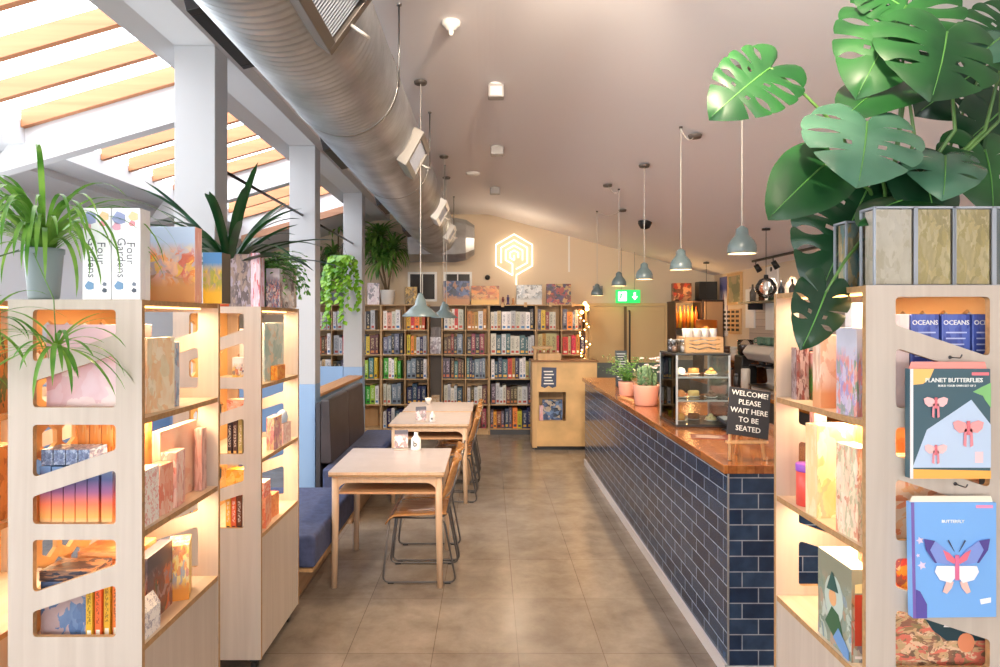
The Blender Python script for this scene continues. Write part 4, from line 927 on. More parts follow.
# clivia-like dark plant
t = thing('clivia_plant', 'dark green strap-leaved plant in a black pot on a terracotta saucer', 'plant', (-1.335, 3.42, top1+.001))
q = MB(); q.lathe([(0,0),(.085,0),(.095,.03),(.09,.03),(.082,.008),(0,.008)], (0,0,0), 28); q.build('saucer', TERRA, t)
pot(t, [(0,.01),(.062,.01),(.068,.02),(.082,.20),(.085,.215),(.078,.215),(.076,.18)], M('black_pot', (36,44,42), .5), .19, .076)
q = MB()
for i in range(58):
    az = R.uniform(0, 2*PI); L = R.uniform(.42,.62)*(.5 if 1.5 < az < 3.1 else 1); p0 = R.uniform(.35,1.3)
    q.blade((.025*math.cos(az),.025*math.sin(az),.19), az, p0, p0-R.uniform(.5,1.5), L, R.uniform(.038,.052), 10, .25, shape=lambda u: max(.03, min(1, .55+u*1.2) * (1-u**4)**.5))
q.build('foliage', LDK, t)
t = thing('trailing_fern', 'small bright green bushy plant behind the dark painted game', 'plant', (-1.20, 3.60, top1+.001))
pot(t, [(0,0),(.045,0),(.058,.20),(.053,.20),(.052,.18)], GREYPOT, .185, .051)
q = MB(); tw = MB()
for i in range(90):
    az = R.uniform(0,2*PI); p = Vector((0,0,.19)); pts=[p]
    pi_ = R.uniform(.5,1.5); L = R.uniform(.16,.26)
    for j in range(7):
        pi_ -= .28; d = Vector((math.cos(az)*math.cos(pi_), math.sin(az)*math.cos(pi_), math.sin(pi_))); p = p + d*L/6; pts.append(p)
        for s in (-1,1):
            q.leaflet(p, d + Vector((-math.sin(az)*s, math.cos(az)*s, .2)), .03, .013)
    tw.tube(pts, .0012, 4)
q.build('foliage', LFERN, t); tw.build('stems', STEM, t)
# pothos trailing from a small shelf bracket on the far pillar, with neighbours on the partition
t = thing('hanging_pothos', 'lime green pothos trailing from a pot hung on the farthest pillar', 'plant', (-1.74, 7.86, 2.33))
pot(t, [(0,0),(.06,0),(.085,.12),(.08,.12),(.078,.10)], M('dark_green_pot', (70,84,80), .5), .10, .078)
q = MB(); q.tube([(0,.0,.12),(0,.07,.30),(0,.145,.30)], .004); q.tube([(-.075,0,.12),(0,.07,.30),(.075,0,.12)], .002); q.build('hanger', DARK, t)
q = MB(); tw = MB()
for i in range(26):
    az = R.uniform(-PI*1.05, .15); p = Vector((.07*math.cos(az), .07*math.sin(az)*.8-.0, .12)); pts=[p]; L = R.choice([.3,.5,.7,.95,.8]); n = int(L/.045)
    for j in range(n):
        tt = j/n; d = Vector((math.cos(az)*(.9-tt*1.2)*.35 + R.uniform(-.3,.3), min(.25,math.sin(az))*(.9-tt*1.2)*.5, .35-min(1.25,j*.45))).normalized()
        p = p + d*.042; pts.append(p)
        a2 = R.uniform(-PI,0)
        q.leaflet(p, (math.cos(a2), math.sin(a2), -.7), R.uniform(.06,.085), R.uniform(.045,.062))
    tw.tube(pts, .002, 4)
q.build('foliage', LPOTH, t); tw.build('vines', STEM, t)
def rosette_plant(name, lb, loc, trunk, heads, mat, potprof, potmat, soil, n=30, L=.4, w=.03):
    t = thing(name, lb, 'plant', loc); pot(t, potprof, potmat, soil[0], soil[1])
    q = MB()
    for h in heads:
        q.tube([(h[0]*.1, h[1]*.1, soil[0]), (h[0]*.6, h[1]*.6, (soil[0]+h[2])/2), (h[0], h[1], h[2])], [.016,.013,.010], 7)
    q.build('trunk', M('bark_'+name, (130,108,80), .8), t)
    q = MB()
    for h in heads:
        for i in range(n):
            az = R.uniform(0,2*PI); p0 = R.uniform(-.3,1.4)
            if math.sin(az) > .35: az = -az
            q.blade(h, az, p0, p0-R.uniform(.9,2.0), L*R.uniform(.7,1.1), w, 8, .2)
    q.build('foliage', mat, t); return t
rosette_plant('dracaena_plant', 'tall dracaena with narrow arching leaves in a white pot on the bookcase top', (-1.54, 10.13, 1.954), 0,
    [(-.10,-.16,.98),(.10,-.18,.78),(-.06,-.2,.62),(-.2,-.14,.84)], LYUC, [(0,0),(.085,0),(.09,.01),(.115,.20),(.118,.22),(.108,.22),(.106,.19)], WHITEPOT, (.20,.105), 85, .44, .042)
rosette_plant('yucca_plant', 'spiky yucca standing tall on the bookcase top behind the pothos', (-2.30, 10.12, 1.954), 0,
    [(.02,-.02,1.15),(-.04,-.06,.75)], LYUC, [(0,0),(.08,0),(.10,.18),(.095,.18),(.093,.15)], GREYPOT, (.16,.092), 30, .32, .04)
t = thing('leafy_shelf_plant', 'broad leaved bright green plant on the bookcase top between the far pillars', 'plant', (-2.60, 10.1, 1.954))
pot(t, [(0,0),(.08,0),(.10,.17),(.095,.17),(.093,.15)], GREYPOT, .15, .092)
q = MB(); tw = MB()
for i in range(46):
    az = R.uniform(0,2*PI); h = R.uniform(.15,.85); rr = R.uniform(.05,.30)
    e = Vector((rr*math.cos(az), rr*math.sin(az)*.55, .15+h)); tw.tube([(0,0,.15), (e.x*.4,e.y*.4,.15+h*.7), e], .003, 4)
    q.leaflet(e, (math.cos(az), math.sin(az), -.4), R.uniform(.12,.18), R.uniform(.07,.10), (0,-1,.6))
q.build('foliage', LFERN, t); tw.build('stems', STEM, t)
# monstera
def monstera_leaf(J, T, nh, scale_w, mat, parent, slits=5, holes=True, cup=.14, droop=.18, seedn=0):
    J, T = Vector(J), Vector(T); L = (T-J).length; ey = (T-J).normalized(); nh = Vector(nh)
    ez = (nh - ey*nh.dot(ey)).normalized(); ex = ey.cross(ez)
    rr = random.Random(seedn)
    rad = [(10,.08),(18,.34),(32,.47),(55,.54),(90,.58),(115,.62),(138,.70),(155,.79),(168,.90),(180,1.0)]
    def margin(t):
        th = 10 + t*170
        for (a, ra), (c, rc) in zip(rad[:-1], rad[1:]):
            if a <= th <= c:
                u = (th-a)/(c-a); r = ra+(rc-ra)*u; break
        else: r = 1.0
        return Vector((r*math.sin(math.radians(th))*scale_w, -r*math.cos(math.radians(th)), 0))
    def mid(t): return Vector((0, max(0,(t-.22)/.78)*.80 if t < .98 else .8+(t-.98)*10, 0))
    q = MB()
    cuts = [.26+.60*(i+.5)/slits for i in range(slits)] if slits else []
    for sx in (-1,1):
        off = rr.uniform(-.02,.02); cc = [c+off for c in cuts]
        edges = [0]+cc+[1]
        for k in range(len(edges)-1):
            a, c = edges[k], edges[k+1]; m = 8 if len(edges) > 2 else 26; nv = 14
            v0 = rr.uniform(.30,.44)
            vs = []
            for i in range(m+1):
                for j in range(nv+1):
                    v = j/nv; g = max(0,(v-v0)/(1-v0))
                    wd = lambda key: 0 if not slits else (.034*g**.6 if (key*7+seedn+(sx>0)) % 5 < 2 else .046*max(0,math.sin(PI*min(1,g*1.2)))**.7 if g > 0 else 0)
                    lo = a + (wd(k)/2 if k > 0 else 0); hi = c - (wd(k+1)/2 if k < len(edges)-2 else 0)
                    t = lo + (hi-lo)*i/m
                    vv = v*(1-.05*g*abs(2*i/m-1)**3) if slits else v
                    P = mid(t).lerp(margin(t), vv)
                    z = -cup*(P.x/.55)**2*.5 - droop*max(0,P.y)**2 + .02*math.sin(i/m*PI)*v - .05*v*v
                    vs.append(J + (ex*P.x*sx + ey*P.y + ez*z)*L)
            fs = []
            for i in range(m):
                for j in range(nv):
                    if holes and slits and 3 <= i <= 4 and 3 <= j <= 4 and 0 < k < len(edges)-2 and (k+sx) % 2: continue
                    f = (i*(nv+1)+j, (i+1)*(nv+1)+j, (i+1)*(nv+1)+j+1, i*(nv+1)+j+1)
                    fs.append(f if sx > 0 else f[::-1])
            q.add(vs, fs, 0, True)
    o = q.build('leaf', mat, parent, weld=False)
    q = MB(); q.tube([J + (ey*y - ez*(droop*y*y) + ez*.004)*L for y in (0,.25,.5,.75,.95)], [.003,.0026,.002,.0015,.001], 6); q.build('midrib', M('midrib', (92,150,70), .4) if 'midrib' not in bpy.data.materials else bpy.data.materials['midrib'], o)
    return o
MP = Vector((1.33, 2.24, rtop))
t = thing('monstera_plant', 'large monstera with split leaves growing in a pot behind the display boxes', 'plant', (0,0,0))
q = MB(); q.lathe([(0,0),(.085,0),(.09,.01),(.115,.19),(.118,.20),(.108,.20),(.106,.17)], MP, 32); q.build('pot', GREYPOT, t)
q = MB(); q.lathe([(.106,.18),(0,.184)], MP, 20); q.build('soil', SOIL, t, fix=True)
LVS = [ # junction px, depth, tip px, depth, normal, width, mat, slits, path-mid px
 ((770,68,2.15),(717,106,2.05),(.1,-.9,.45),.85,MONU,5,(840,130,2.2)),
 ((906,6,2.12),(862,80,2.02),(-.2,-.8,.5),.9,MONU,5,(900,120,2.2)),
 ((947,32,2.0),(941,88,1.9),(0,-.9,.35),1.4,MONU,3,(955,130,2.15)),
 ((905,76,2.2),(850,94,2.0),(0,-.45,.9),.7,MONU,0,(915,140,2.25)),
 ((867,122,2.0),(865,172,1.85),(0,-.8,.7),1.2,MONSHEEN,3,(885,190,2.15)),
 ((824,165,2.1),(776,207,2.0),(0,-.9,.5),.78,MONU,0,(870,190,2.2)),
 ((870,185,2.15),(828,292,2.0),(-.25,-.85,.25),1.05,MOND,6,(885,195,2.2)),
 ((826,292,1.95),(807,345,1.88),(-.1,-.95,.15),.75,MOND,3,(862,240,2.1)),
 ((945,156,2.1),(948,184,1.93),(0,-.55,1),0.85,MONSHEEN,2,(935,200,2.2)),
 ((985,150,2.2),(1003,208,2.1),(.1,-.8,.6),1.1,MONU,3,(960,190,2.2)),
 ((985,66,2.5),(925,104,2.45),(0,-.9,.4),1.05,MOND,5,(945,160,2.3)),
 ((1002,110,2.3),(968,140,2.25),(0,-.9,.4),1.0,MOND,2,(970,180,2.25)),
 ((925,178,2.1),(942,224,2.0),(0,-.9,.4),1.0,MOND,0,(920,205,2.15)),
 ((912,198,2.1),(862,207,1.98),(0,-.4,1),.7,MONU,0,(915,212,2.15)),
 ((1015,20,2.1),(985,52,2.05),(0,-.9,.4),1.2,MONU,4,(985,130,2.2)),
 ((1003,36,2.05),(978,52,1.98),(0,-.7,.7),1.0,MONSHEEN,0,(1000,120,2.2)),
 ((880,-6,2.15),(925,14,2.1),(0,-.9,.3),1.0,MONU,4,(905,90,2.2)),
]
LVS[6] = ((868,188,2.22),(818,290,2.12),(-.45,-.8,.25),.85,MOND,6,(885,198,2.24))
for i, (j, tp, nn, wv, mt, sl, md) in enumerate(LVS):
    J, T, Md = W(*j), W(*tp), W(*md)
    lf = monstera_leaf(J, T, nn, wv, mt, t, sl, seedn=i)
    q = MB(); b0 = MP + Vector((R.uniform(-.03,.03), R.uniform(-.03,.03), .17))
    q.tube([b0, b0.lerp(Md,.5)+Vector((0,0,.02)), Md, Md.lerp(J,.5)+(J-Md).length*Vector((0,0,.04)), J], [.009,.008,.006,.005,.004], 7); q.build('petiole', STEM, t)

# ============================================================ PENDANT LAMPS
def pendant_cone():
    t = thing('pendant_lamp', '', 'pendant lamp')
    q = MB(); q.lathe([(.126,0),(.128,.005),(.066,.060),(.040,.082),(.036,.112),(.024,.132),(.014,.16),(.0,.165)], (0,0,0), 40); q.build('shade', GREYL, t)
    q = MB(); q.lathe([(.0,.095),(.032,.09),(.038,.079),(.063,.057),(.124,.001)], (0,0,0), 40); q.build('shade_lining', INNERW, t)
    q = MB(); q.lathe([(0,.03),(.022,.04),(.024,.055),(.012,.08),(0,.085)], (0,0,0), 16); q.build('bulb', BULB, t)
    return t
def pendant_bell():
    t = thing('pendant_lamp', '', 'pendant lamp')
    q = MB(); q.lathe([(.070,0),(.072,.003),(.069,.042),(.058,.066),(.038,.088),(.031,.100),(.029,.125),(.020,.133),(.010,.14),(0,.142)], (0,0,0), 32); q.build('shade', GREYL, t)
    q = MB(); q.lathe([(0,.086),(.030,.084),(.053,.062),(.066,.038),(.0685,.001)], (0,0,0), 32); q.build('shade_lining', INNERW, t)
    q = MB(); q.lathe([(0,.012),(.022,.02),(.026,.035),(.014,.07),(0,.075)], (0,0,0), 16); q.build('bulb', BULB, t)
    return t
CORD = M('lamp_cord', (200,196,190), .5); CAN = M('ceiling_rose', (84,76,72), .5)
def hang(t, x, y, z, hgt, swag=None, en=6, col=(1,.74,.45)):
    t.location = (x, y, z); top = cz(x) - z
    q = MB()
    if swag:
        sx, sy = swag; t2 = cz(x+sx) - z
        q.tube([(0,0,hgt),(0,0,top-.012)], .003, 6)
        P = [(0,0,top-.02)] + [(sx*u, sy*u, (top-.02)*(1-u)+(t2-.02)*u - .05*math.sin(PI*u)) for u in (.25,.5,.75)] + [(sx,sy,t2-.02)]
        q.tube(P, .003, 6)
    else: q.tube([(0,0,hgt),(0,0,top-.02)], .003, 6)
    q.build('cord', CORD, t)
    if swag:
        q = MB(); q.lathe([(.012,top-.012),(.012,top-.001),(0,top-.001)], (0,0,0), 10); q.lathe([(0,t2-.035),(.04,t2-.035),(.045,t2-.02),(.045,t2-.014)], (sx,sy,0), 20); q.build('ceiling_rose', CAN, t, fix=True)
    else:
        q = MB(); q.lathe([(0,top-.032),(.04,top-.032),(.045,top-.02),(.045,top-.013)], (0,0,0), 20); q.build('ceiling_rose', CAN, t, fix=True)
    ld = bpy.data.lights.new('lamp_light', 'SPOT'); ld.energy = en; ld.color = col; ld.shadow_soft_size = .03; ld.spot_size = math.radians(130); ld.spot_blend = .6
    lo = bpy.data.objects.new('lamp_light', ld); COL.objects.link(lo); lo.parent = t; lo.location = (0,0,.012)
for i, (x, y) in enumerate(((-.467,4.55),(-.447,6.62),(-.484,7.6))):
    t = pendant_cone(); t['label'] = ['grey cone pendant lamp over the nearest table', 'grey cone pendant lamp over the middle table', 'grey cone pendant lamp over the farthest table'][i]; t['group'] = 'grey cone pendants over the tables'
    hang(t, x, y, 1.742, .165, None, 26)
PB = [(1.28,3.375,None),(1.28,4.45,(.11,.05)),(1.28,5.5,None),(1.28,6.57,(-.13,-.1)),(1.28,7.9,(.2,-.5))]
for i, (x, y, sw) in enumerate(PB):
    t = pendant_bell(); t['label'] = '%s grey bell pendant lamp in the row over the counter' % ('nearest','second nearest','middle','second farthest','farthest')[i]; t['group'] = 'grey bell pendants over the counter'
    hang(t, x, y, 2.055 if i < 4 else 2.01, .142, sw, 34)
# ============================================================ ON THE COUNTER
CTZ = CT + .0005
def stacked_leaf_pot(name, lb, x, y, r, h, kind):
    t = thing(name, lb, 'plant', (x,y,CTZ))
    pot(t, [(0,0),(r*.78,0),(r*.84,.008),(r,h-.01),(r,h),(r*.93,h),(r*.9,h-.02)], PINKPOT, h-.018, r*.9)
    q = MB()
    if kind == 'fern':
        for i in range(60):
            az = R.uniform(0,2*PI); p0 = R.uniform(.7,1.5); p = Vector((0,0,h-.02)); L = R.uniform(.20,.34); pi_ = p0
            for j in range(7):
                d = Vector((math.cos(az)*math.cos(pi_), math.sin(az)*math.cos(pi_), math.sin(pi_))); p = p+d*L/7; pi_ -= .13
                for s in (-1,1): q.leaflet(p, d*.6+Vector((-math.sin(az)*s, math.cos(az)*s, .25)), .035*(1-j*.06), .010)
        q.build('foliage', LFERN, t)
    else:
        for i in range(15):
            a = R.uniform(0,2*PI); rr = R.uniform(0,r*.7); hh = R.uniform(.11,.19)
            c = Vector((rr*math.cos(a), rr*math.sin(a), h-.02)); n = 8
            prof = [(.001,0),(.016,.01),(.02,hh*.5),(.017,hh*.85),(.006,hh),(0,hh+.001)]
            q.lathe(prof, c, 10)
        q.build('cactus_stems', leafmat('cactus_green', (50,84,50), (120,150,110), .6, 60, 0), t)
        q = MB()
        for i in range(22):
            a = R.uniform(2.2,4.6); rr = r*.95; p = Vector((rr*math.cos(a)*R.uniform(.5,1), rr*math.sin(a)*R.uniform(.5,1), h+R.uniform(0,.11)))
            q.leaflet(p, (math.cos(a), math.sin(a), .5), .035, .026, (math.cos(a),math.sin(a),.2))
        q.build('rosette_leaves', leafmat('pale_succulent', (190,190,170), (130,150,110), .6, 30, .1), t)
    return t
stacked_leaf_pot('potted_fern', 'bushy green fern in the smaller pink pot on the counter', 1.25, 6.05, .078, .13, 'fern')
stacked_leaf_pot('potted_succulents', 'cluster of cacti and pale succulents in the larger pink pot beside the cake cabinet', 1.27, 5.40, .105, .165, 'cactus')
t = thing('drinks_board', 'dark printed board standing on the counter beyond the potted fern', 'menu board', (1.36,6.86,CTZ))
q = MB(); q.obox((0,0,.19), .12, .012, .37, Matrix.Rotation(-.08,3,'X')); q.build('board', M('slate_print', (44,56,66), .5), t, bevel=.002)
q = MB()
for j in range(12): q.obox((R.uniform(-.008,.008),-.0085+.08*(.19-(.34-j*.026))*-1*.0 - .0 + (-(.34-j*.026-.19)*-.08),.34-j*.026), .09-.02*(j%3), .002, .008, Matrix.Rotation(-.08,3,'X'))
q.build('printed_lines', M('print_grey', (170,180,186), .6), t)
q = MB(); q.box(-.05,.05,-.02,.05,0,.012); q.build('foot', DARK, t)
# flowers in a jug
t = thing('dried_flowers', 'bunch of white and mauve dried flowers in a dark jug behind the cactus pot', 'flowers', (1.43,5.85,CTZ))
q = MB(); q.lathe([(0,0),(.05,0),(.065,.05),(.06,.12),(.035,.16),(.04,.19),(.034,.19),(.0,.03)], (0,0,0), 24); q.build('jug', M('jug_dark', (60,64,66), .3), t)
q = MB(); s_ = MB()
for i in range(18):
    a = R.uniform(0,2*PI); rr = R.uniform(.02,.10); e = Vector((rr*math.cos(a), rr*math.sin(a), R.uniform(.22,.36)))
    s_.tube([(0,0,.17), e*.7+Vector((0,0,.04)), e], .0015, 4)
    for k2 in range(6): a3 = k2*PI/3; q.leaflet(e, (math.cos(a3), math.sin(a3)-.3, .3), .022, .018, (0,-1,.5))
s_.build('stalks', STEM, t); q.build('blooms', leafmat('white_bloom', (236,230,226), (206,186,196), .7, 40, .2), t)
t = thing('bread_board', 'narrow wooden serving board lying on the counter beside the cactus pot', 'board', (1.19,5.72,CTZ), .1)
q = MB(); q.plate(rrect(-.03,.03,-.22,.22,.02), [], (0,0,0), (1,0,0), (0,1,0), (0,0,.014)); q.build('board', wood('serving_wood', (186,126,80), (206,150,100), 'y'), t, bevel=.002)
# glass cabinet
gx0, gx1, gy0, gy1 = 1.20, 1.548, 4.275, 4.69
t = thing('cake_cabinet', 'glass display cabinet with three shelves of cakes standing on the counter', 'display cabinet', (0,0,CTZ))
H = .475; KF = M('cabinet_chrome', (186,192,196), .3, .35)
q = MB(); q.box(gx0, gx1, gy0, gy1, 0, .018); q.build('cabinet_base', M('cabinet_base', (60,58,58), .35, .3), t, bevel=.003)
q = MB(); q.box(gx0, gx1, gy0, gy1, H-.014, H); q.build('cabinet_top', M('cabinet_top', (70,74,76), .2, .4), t, bevel=.003)
for x in (gx0, gx1-.011):
    for y in (gy0, gy1-.011):
        q = MB(); q.box(x, x+.011, y, y+.011, .018, H-.014); q.build('corner_post', KF, t)
CG = glass('cabinet_glass', (246,250,250), .01, .03)
ld = bpy.data.lights.new('cabinet_fill_light','AREA'); ld.shape='RECTANGLE'; ld.size = .28; ld.size_y = .04; ld.energy = 1.6; ld.color = (1,.9,.78); lo = bpy.data.objects.new('cabinet_fill_light', ld); COL.objects.link(lo); lo.parent = t; lo.location = (1.375,gy0+.05,H-.02)  # added light to brighten the cabinet inside, no visible fitting
for nm, bx_ in (('front_pane',(gx0+.011,gx1-.011,gy0+.003,gy0+.007)),('side_pane',(gx0+.003,gx0+.007,gy0+.011,gy1-.011)),('side_pane',(gx1-.007,gx1-.003,gy0+.011,gy1-.011))):
    q = MB(); q.box(*bx_, .019, H-.015); q.build(nm, CG, t)
for z in (.165, .315):
    q = MB(); q.box(gx0+.012, gx1-.012, gy0+.014, gy1-.012, z, z+.007); q.build('glass_shelf', glass('shelf_glass_%d' % int(z*1000), (226,238,234), .05, .10), t)
    q = MB(); q.box(gx0+.012, gx1-.012, gy0+.009, gy0+.0135, z-.002, z+.009); q.build('shelf_lip', KF, t)
CAKES = [((214,150,70),'golden'),((120,72,40),'chocolate'),((236,206,160),'cream'),((190,110,50),'caramel'),((226,180,110),'almond'),((96,60,40),'dark brown'),((240,226,200),'vanilla'),((200,130,60),'ginger')]
k = 0
for lv, z in enumerate((.019, .173, .323)):
    for i in range(3):
        x = gx0+.075+i*.1; y = gy0+.16+.05*(i%2); c, nm = CAKES[k % 8]; k += 1
        t2 = thing('cake_plate', '%s %s on a white plate on the %s of the glass cabinet' % (nm, ('loaf','round cake','pastry heap')[i], ('floor','middle shelf','top shelf')[lv]), 'cake', (x,y,CTZ+z))
        q = MB(); q.lathe([(0,0),(.028,0),(.045,.008),(.043,.009),(.027,.003),(0,.003)], (0,0,0), 20); q.build('plate', WHITEPOT, t2)
        q = MB()
        if i == 1: q.lathe([(0,.004),(.036,.004),(.037,.035),(.032,.042),(0,.044)], (0,0,0), 20)
        elif i == 0: q.lathe([(0,.004),(.024,.004),(.03,.02),(.026,.04),(.01,.05),(0,.051)], (0,0,0), 14)
        else:
            for jj in range(5): a = jj*1.257; q.lathe([(0,0),(.016,.004),(.018,.014),(.008,.024),(0,.025)], (.02*math.cos(a),.02*math.sin(a),.004), 10)
            q.lathe([(0,0),(.016,.004),(.018,.014),(.008,.024),(0,.025)], (0,0,.024), 10)
        q.build('cake', M('cake_'+str(k), c, .7, bump=.3, bscale=60), t2)
# things on top of the cabinet
t = thing('wooden_crate', 'low wooden crate with wavy dark slots on top of the glass cabinet', 'crate', (1.405,4.45,CTZ+H+.001))
CW = wood('crate_ply', (206,158,106), (224,180,130), 'x')
def wave_holes(x0, x1):
    out = []
    for z in (.028,.055,.082):
        up = [(x0+(x1-x0)*i/12, z+.006*math.sin(i*.9+z*40)+.004) for i in range(13)]; dn = [(x0+(x1-x0)*i/12, z+.006*math.sin(i*.9+z*40)-.004) for i in range(12,-1,-1)]
        out.append(dn[::-1]+up[::-1])
    return out
for y in (-.10,.094): 
    q = MB(); q.plate([(-.118,0),(.118,0),(.118,.10),(-.118,.10)], wave_holes(-.10,.10), (0,y,0), (1,0,0), (0,0,1), (0,.006,0)); q.build('crate_side', CW, t)
for x in (-.124,.118):
    q = MB(); q.box(x, x+.006, -.10, .10, 0, .10); q.build('crate_end', CW, t)
q = MB(); q.box(-.117,.117,-.093,.093,0,.006); q.build('crate_floor', BLACKB, t)
for i in range(7):
    q = MB(); q.lathe([(0,0),(.018,0),(.024,.05),(.026,.085),(.0235,.085),(.021,.05),(0,.004)], (0,0,0), 16); o = q.build('paper_cup', M('cup_paper', (190,186,184), .5) if 'cup_paper' not in bpy.data.materials else bpy.data.materials['cup_paper'])
    o.location = (1.325+(i%4)*.053, 4.42+(i//4)*.06, CTZ+H+.008+(.0)); o.scale = (1,1,1.75)
    tag(o, 'white takeaway cup standing in the wavy wooden crate, %s from the aisle side' % ('first front','second front','third front','fourth front','first back','second back','third back')[i], 'cup', 'white cups in the wooden crate')
for i in range(4):
    x, y = 1.225+(i%2)*.055, 4.40+(i//2)*.09
    t = thing('glass_jar', 'small glass jar with dark contents on the cabinet top, %s' % ('front left of the four','front right of the four','rear left of the four','rear right of the four')[i], 'jar', (x,y,CTZ+H+.001), 0, 'glass jars on the cabinet top')
    q = MB(); q.lathe([(0,0),(.022,0),(.024,.01),(.024,.06),(.018,.07),(.018,.078),(0,.078)], (0,0,0), 16); q.build('jar_glass', PLASTIC, t)
    q = MB(); q.lathe([(0,.003),(.020,.003),(.020,.04),(0,.044)], (0,0,0), 14); q.build('contents', M('jar_fill%d' % i, [(150,110,80),(200,190,180),(90,70,60),(180,150,120)][i], .8), t)
    q = MB(); q.lathe([(.0185,.066),(.021,.068),(.021,.084),(0,.085)], (0,0,0), 16); q.build('lid', STEEL, t)
t = thing('card_reader', 'black card machine tilted on a stand beside the glass cabinet', 'card reader', (1.50,4.17,CTZ), .4)
q = MB(); q.lathe([(0,0),(.045,0),(.045,.008),(.015,.014),(.012,.03),(0,.03)], (0,0,0), 20); q.build('stand', BLACK, t)
q = MB(); q.obox((0,0,.045), .075,.15,.022, Matrix.Rotation(.35,3,'X')); q.build('terminal_body', BLACK, t, bevel=.006)
q = MB(); q.obox((0,.035,.0705), .055,.05,.002, Matrix.Rotation(.35,3,'X')); q.build('screen', M('screen_grey', (150,160,165), .15), t)
t = thing('flat_menu', 'dark red printed menu lying flat on the counter in front of the glass cabinet', 'menu', (1.30,3.92,CTZ), -.25)
q = MB(); q.box(-.11,.11,-.075,.075,0,.004); q.build('menu_cover', M('maroon_card', (110,52,44), .4), t, bevel=.001)
q = MB(); q.box(-.08,.08,-.045,-.03,.004,.0048); q.box(-.08,.05,-.01,.0,.004,.0048); q.box(-.08,.07,.02,.03,.004,.0048); q.build('printed_line', M('menu_print', (206,190,176), .5), t)
# welcome sign on its easel
t = thing('easel_stand', 'small wooden easel holding the welcome sign on the counter corner', 'easel', (1.265,3.30,CTZ), 0)
EW = wood('easel_wood', (206,160,110), (224,184,136), 'z')
lean = Matrix.Rotation(-.22,3,'X')
for sx in (-1,1):
    q = MB(); q.tube([(sx*.085,-.035,.003),(sx*.06,.035,.30)], .009, 4); q.build('leg', EW, t)
q = MB(); q.tube([(0,.12,.003),(0,.045,.28)], .008, 4); q.build('leg', EW, t)
q = MB(); q.box(-.10,.10,-.042,-.012,.085,.095); q.build('ledge', EW, t)
q = MB(); q.box(-.066,.066,.028,.040,.24,.255); q.build('cross_rail', EW, t)
so = thing('welcome_sign', 'black letter board asking guests to wait, leaning on the small wooden easel', 'sign', (1.262,3.262,CTZ+.110), 0)
MR = Matrix.Rotation(.15,3,'Y') @ lean
q = MB(); q.obox(MR@Vector((0,0,.125)), .205,.010,.235, MR); q.build('board', BLACKB, so, bevel=.0015)
for j, ln in enumerate(['WELCOME!','PLEASE','WAIT HERE','TO BE','SEATED']):
    p = MR@Vector((0,-.0062,.215-j*.043)); e = (Matrix.Rotation(.15,4,'Y')@Matrix.Rotation(-.22,4,'X')@Matrix.Rotation(PI/2,4,'X')).to_euler()
    text_part(ln, .036, p, e, CHALK, so, wt=.004)
# ============================================================ BACK COUNTER AND COFFEE CORNER
t = thing('back_counter', 'back counter with a wooden top and dark shelving along the far right wall', 'counter', (0,0,0))
q = MB(); q.box(2.77,XR-.015,4.2,9.2,0,.91); q.build('cabinet', M('back_cabinet', (60,56,56), .5), t)
q = MB(); q.box(2.74,XR-.012,4.18,9.22,.91,.95); q.build('worktop', BUTCHER, t, bevel=.003)
q = MB(); q.box(3.0,XR-.012,4.6,9.0,1.20,1.225); 
for y in (4.7,5.8,7.0,8.0,8.95): q.box(3.02,XR-.02,y-.012,y+.012,.95,1.20)
q.build('raised_shelf', BUTCHER, t)
# coffee machine
t = thing('coffee_machine', 'pale grey rounded espresso machine on the back counter', 'coffee machine', (3.13,6.95,.951))
q = MB(); q.plate(rpoly([(-.26,.0),(.20,.0),(.24,.30),(.24,.42),(.14,.50),(-.30,.50),(-.36,.42),(-.30,.34),(-.10,.30),(-.08,.08),(-.26,.06)], .03), [], (0,-.35,0), (1,0,0), (0,0,1), (0,.7,0)); q.build('machine_body', M('machine_shell', (196,190,184), .3, .2), t, bevel=.006, fix=True)
q = MB(); q.box(-.30,-.06,-.33,.33,.06,.075); q.build('drip_tray', STEEL, t)
for y in (-.2,0,.2):
    q = MB(); q.lathe([(0,0),(.035,0),(.035,.06),(0,.06)], (-.2,y,.28), 16); q.tube([(-.2,y,.29),(-.34,y,.285)], .012); q.build('group_head', DARK, t)
q = MB()
for i in range(5): q.box(-.20+i*.06,-.17+i*.06,-.353,-.3505,.36,.47)
q.build('vent_stripe', DARK, t)
for i in range(5):
    t = thing('coffee_mug', '%s sage green mug on top of the espresso machine' % ('first','second','third','fourth','fifth')[i], 'mug', (2.93+.02*(i%2),6.72+i*.115,1.4515), 0, 'sage green mugs on the espresso machine')
    q = MB(); q.lathe([(0,0),(.035,0),(.045,.02),(.047,.085),(.043,.085),(.041,.02),(0,.012)], (0,0,0), 18); q.build('cup', M('sage_glaze', (84,112,92), .35) if 'sage_glaze' not in bpy.data.materials else bpy.data.materials['sage_glaze'], t)
    q = MB(); q.tube(round_path([(-.044,0,.07),(-.075,0,.07),(-.075,0,.025),(-.043,0,.025)], .02), .006); q.build('handle', bpy.data.materials['sage_glaze'], t)
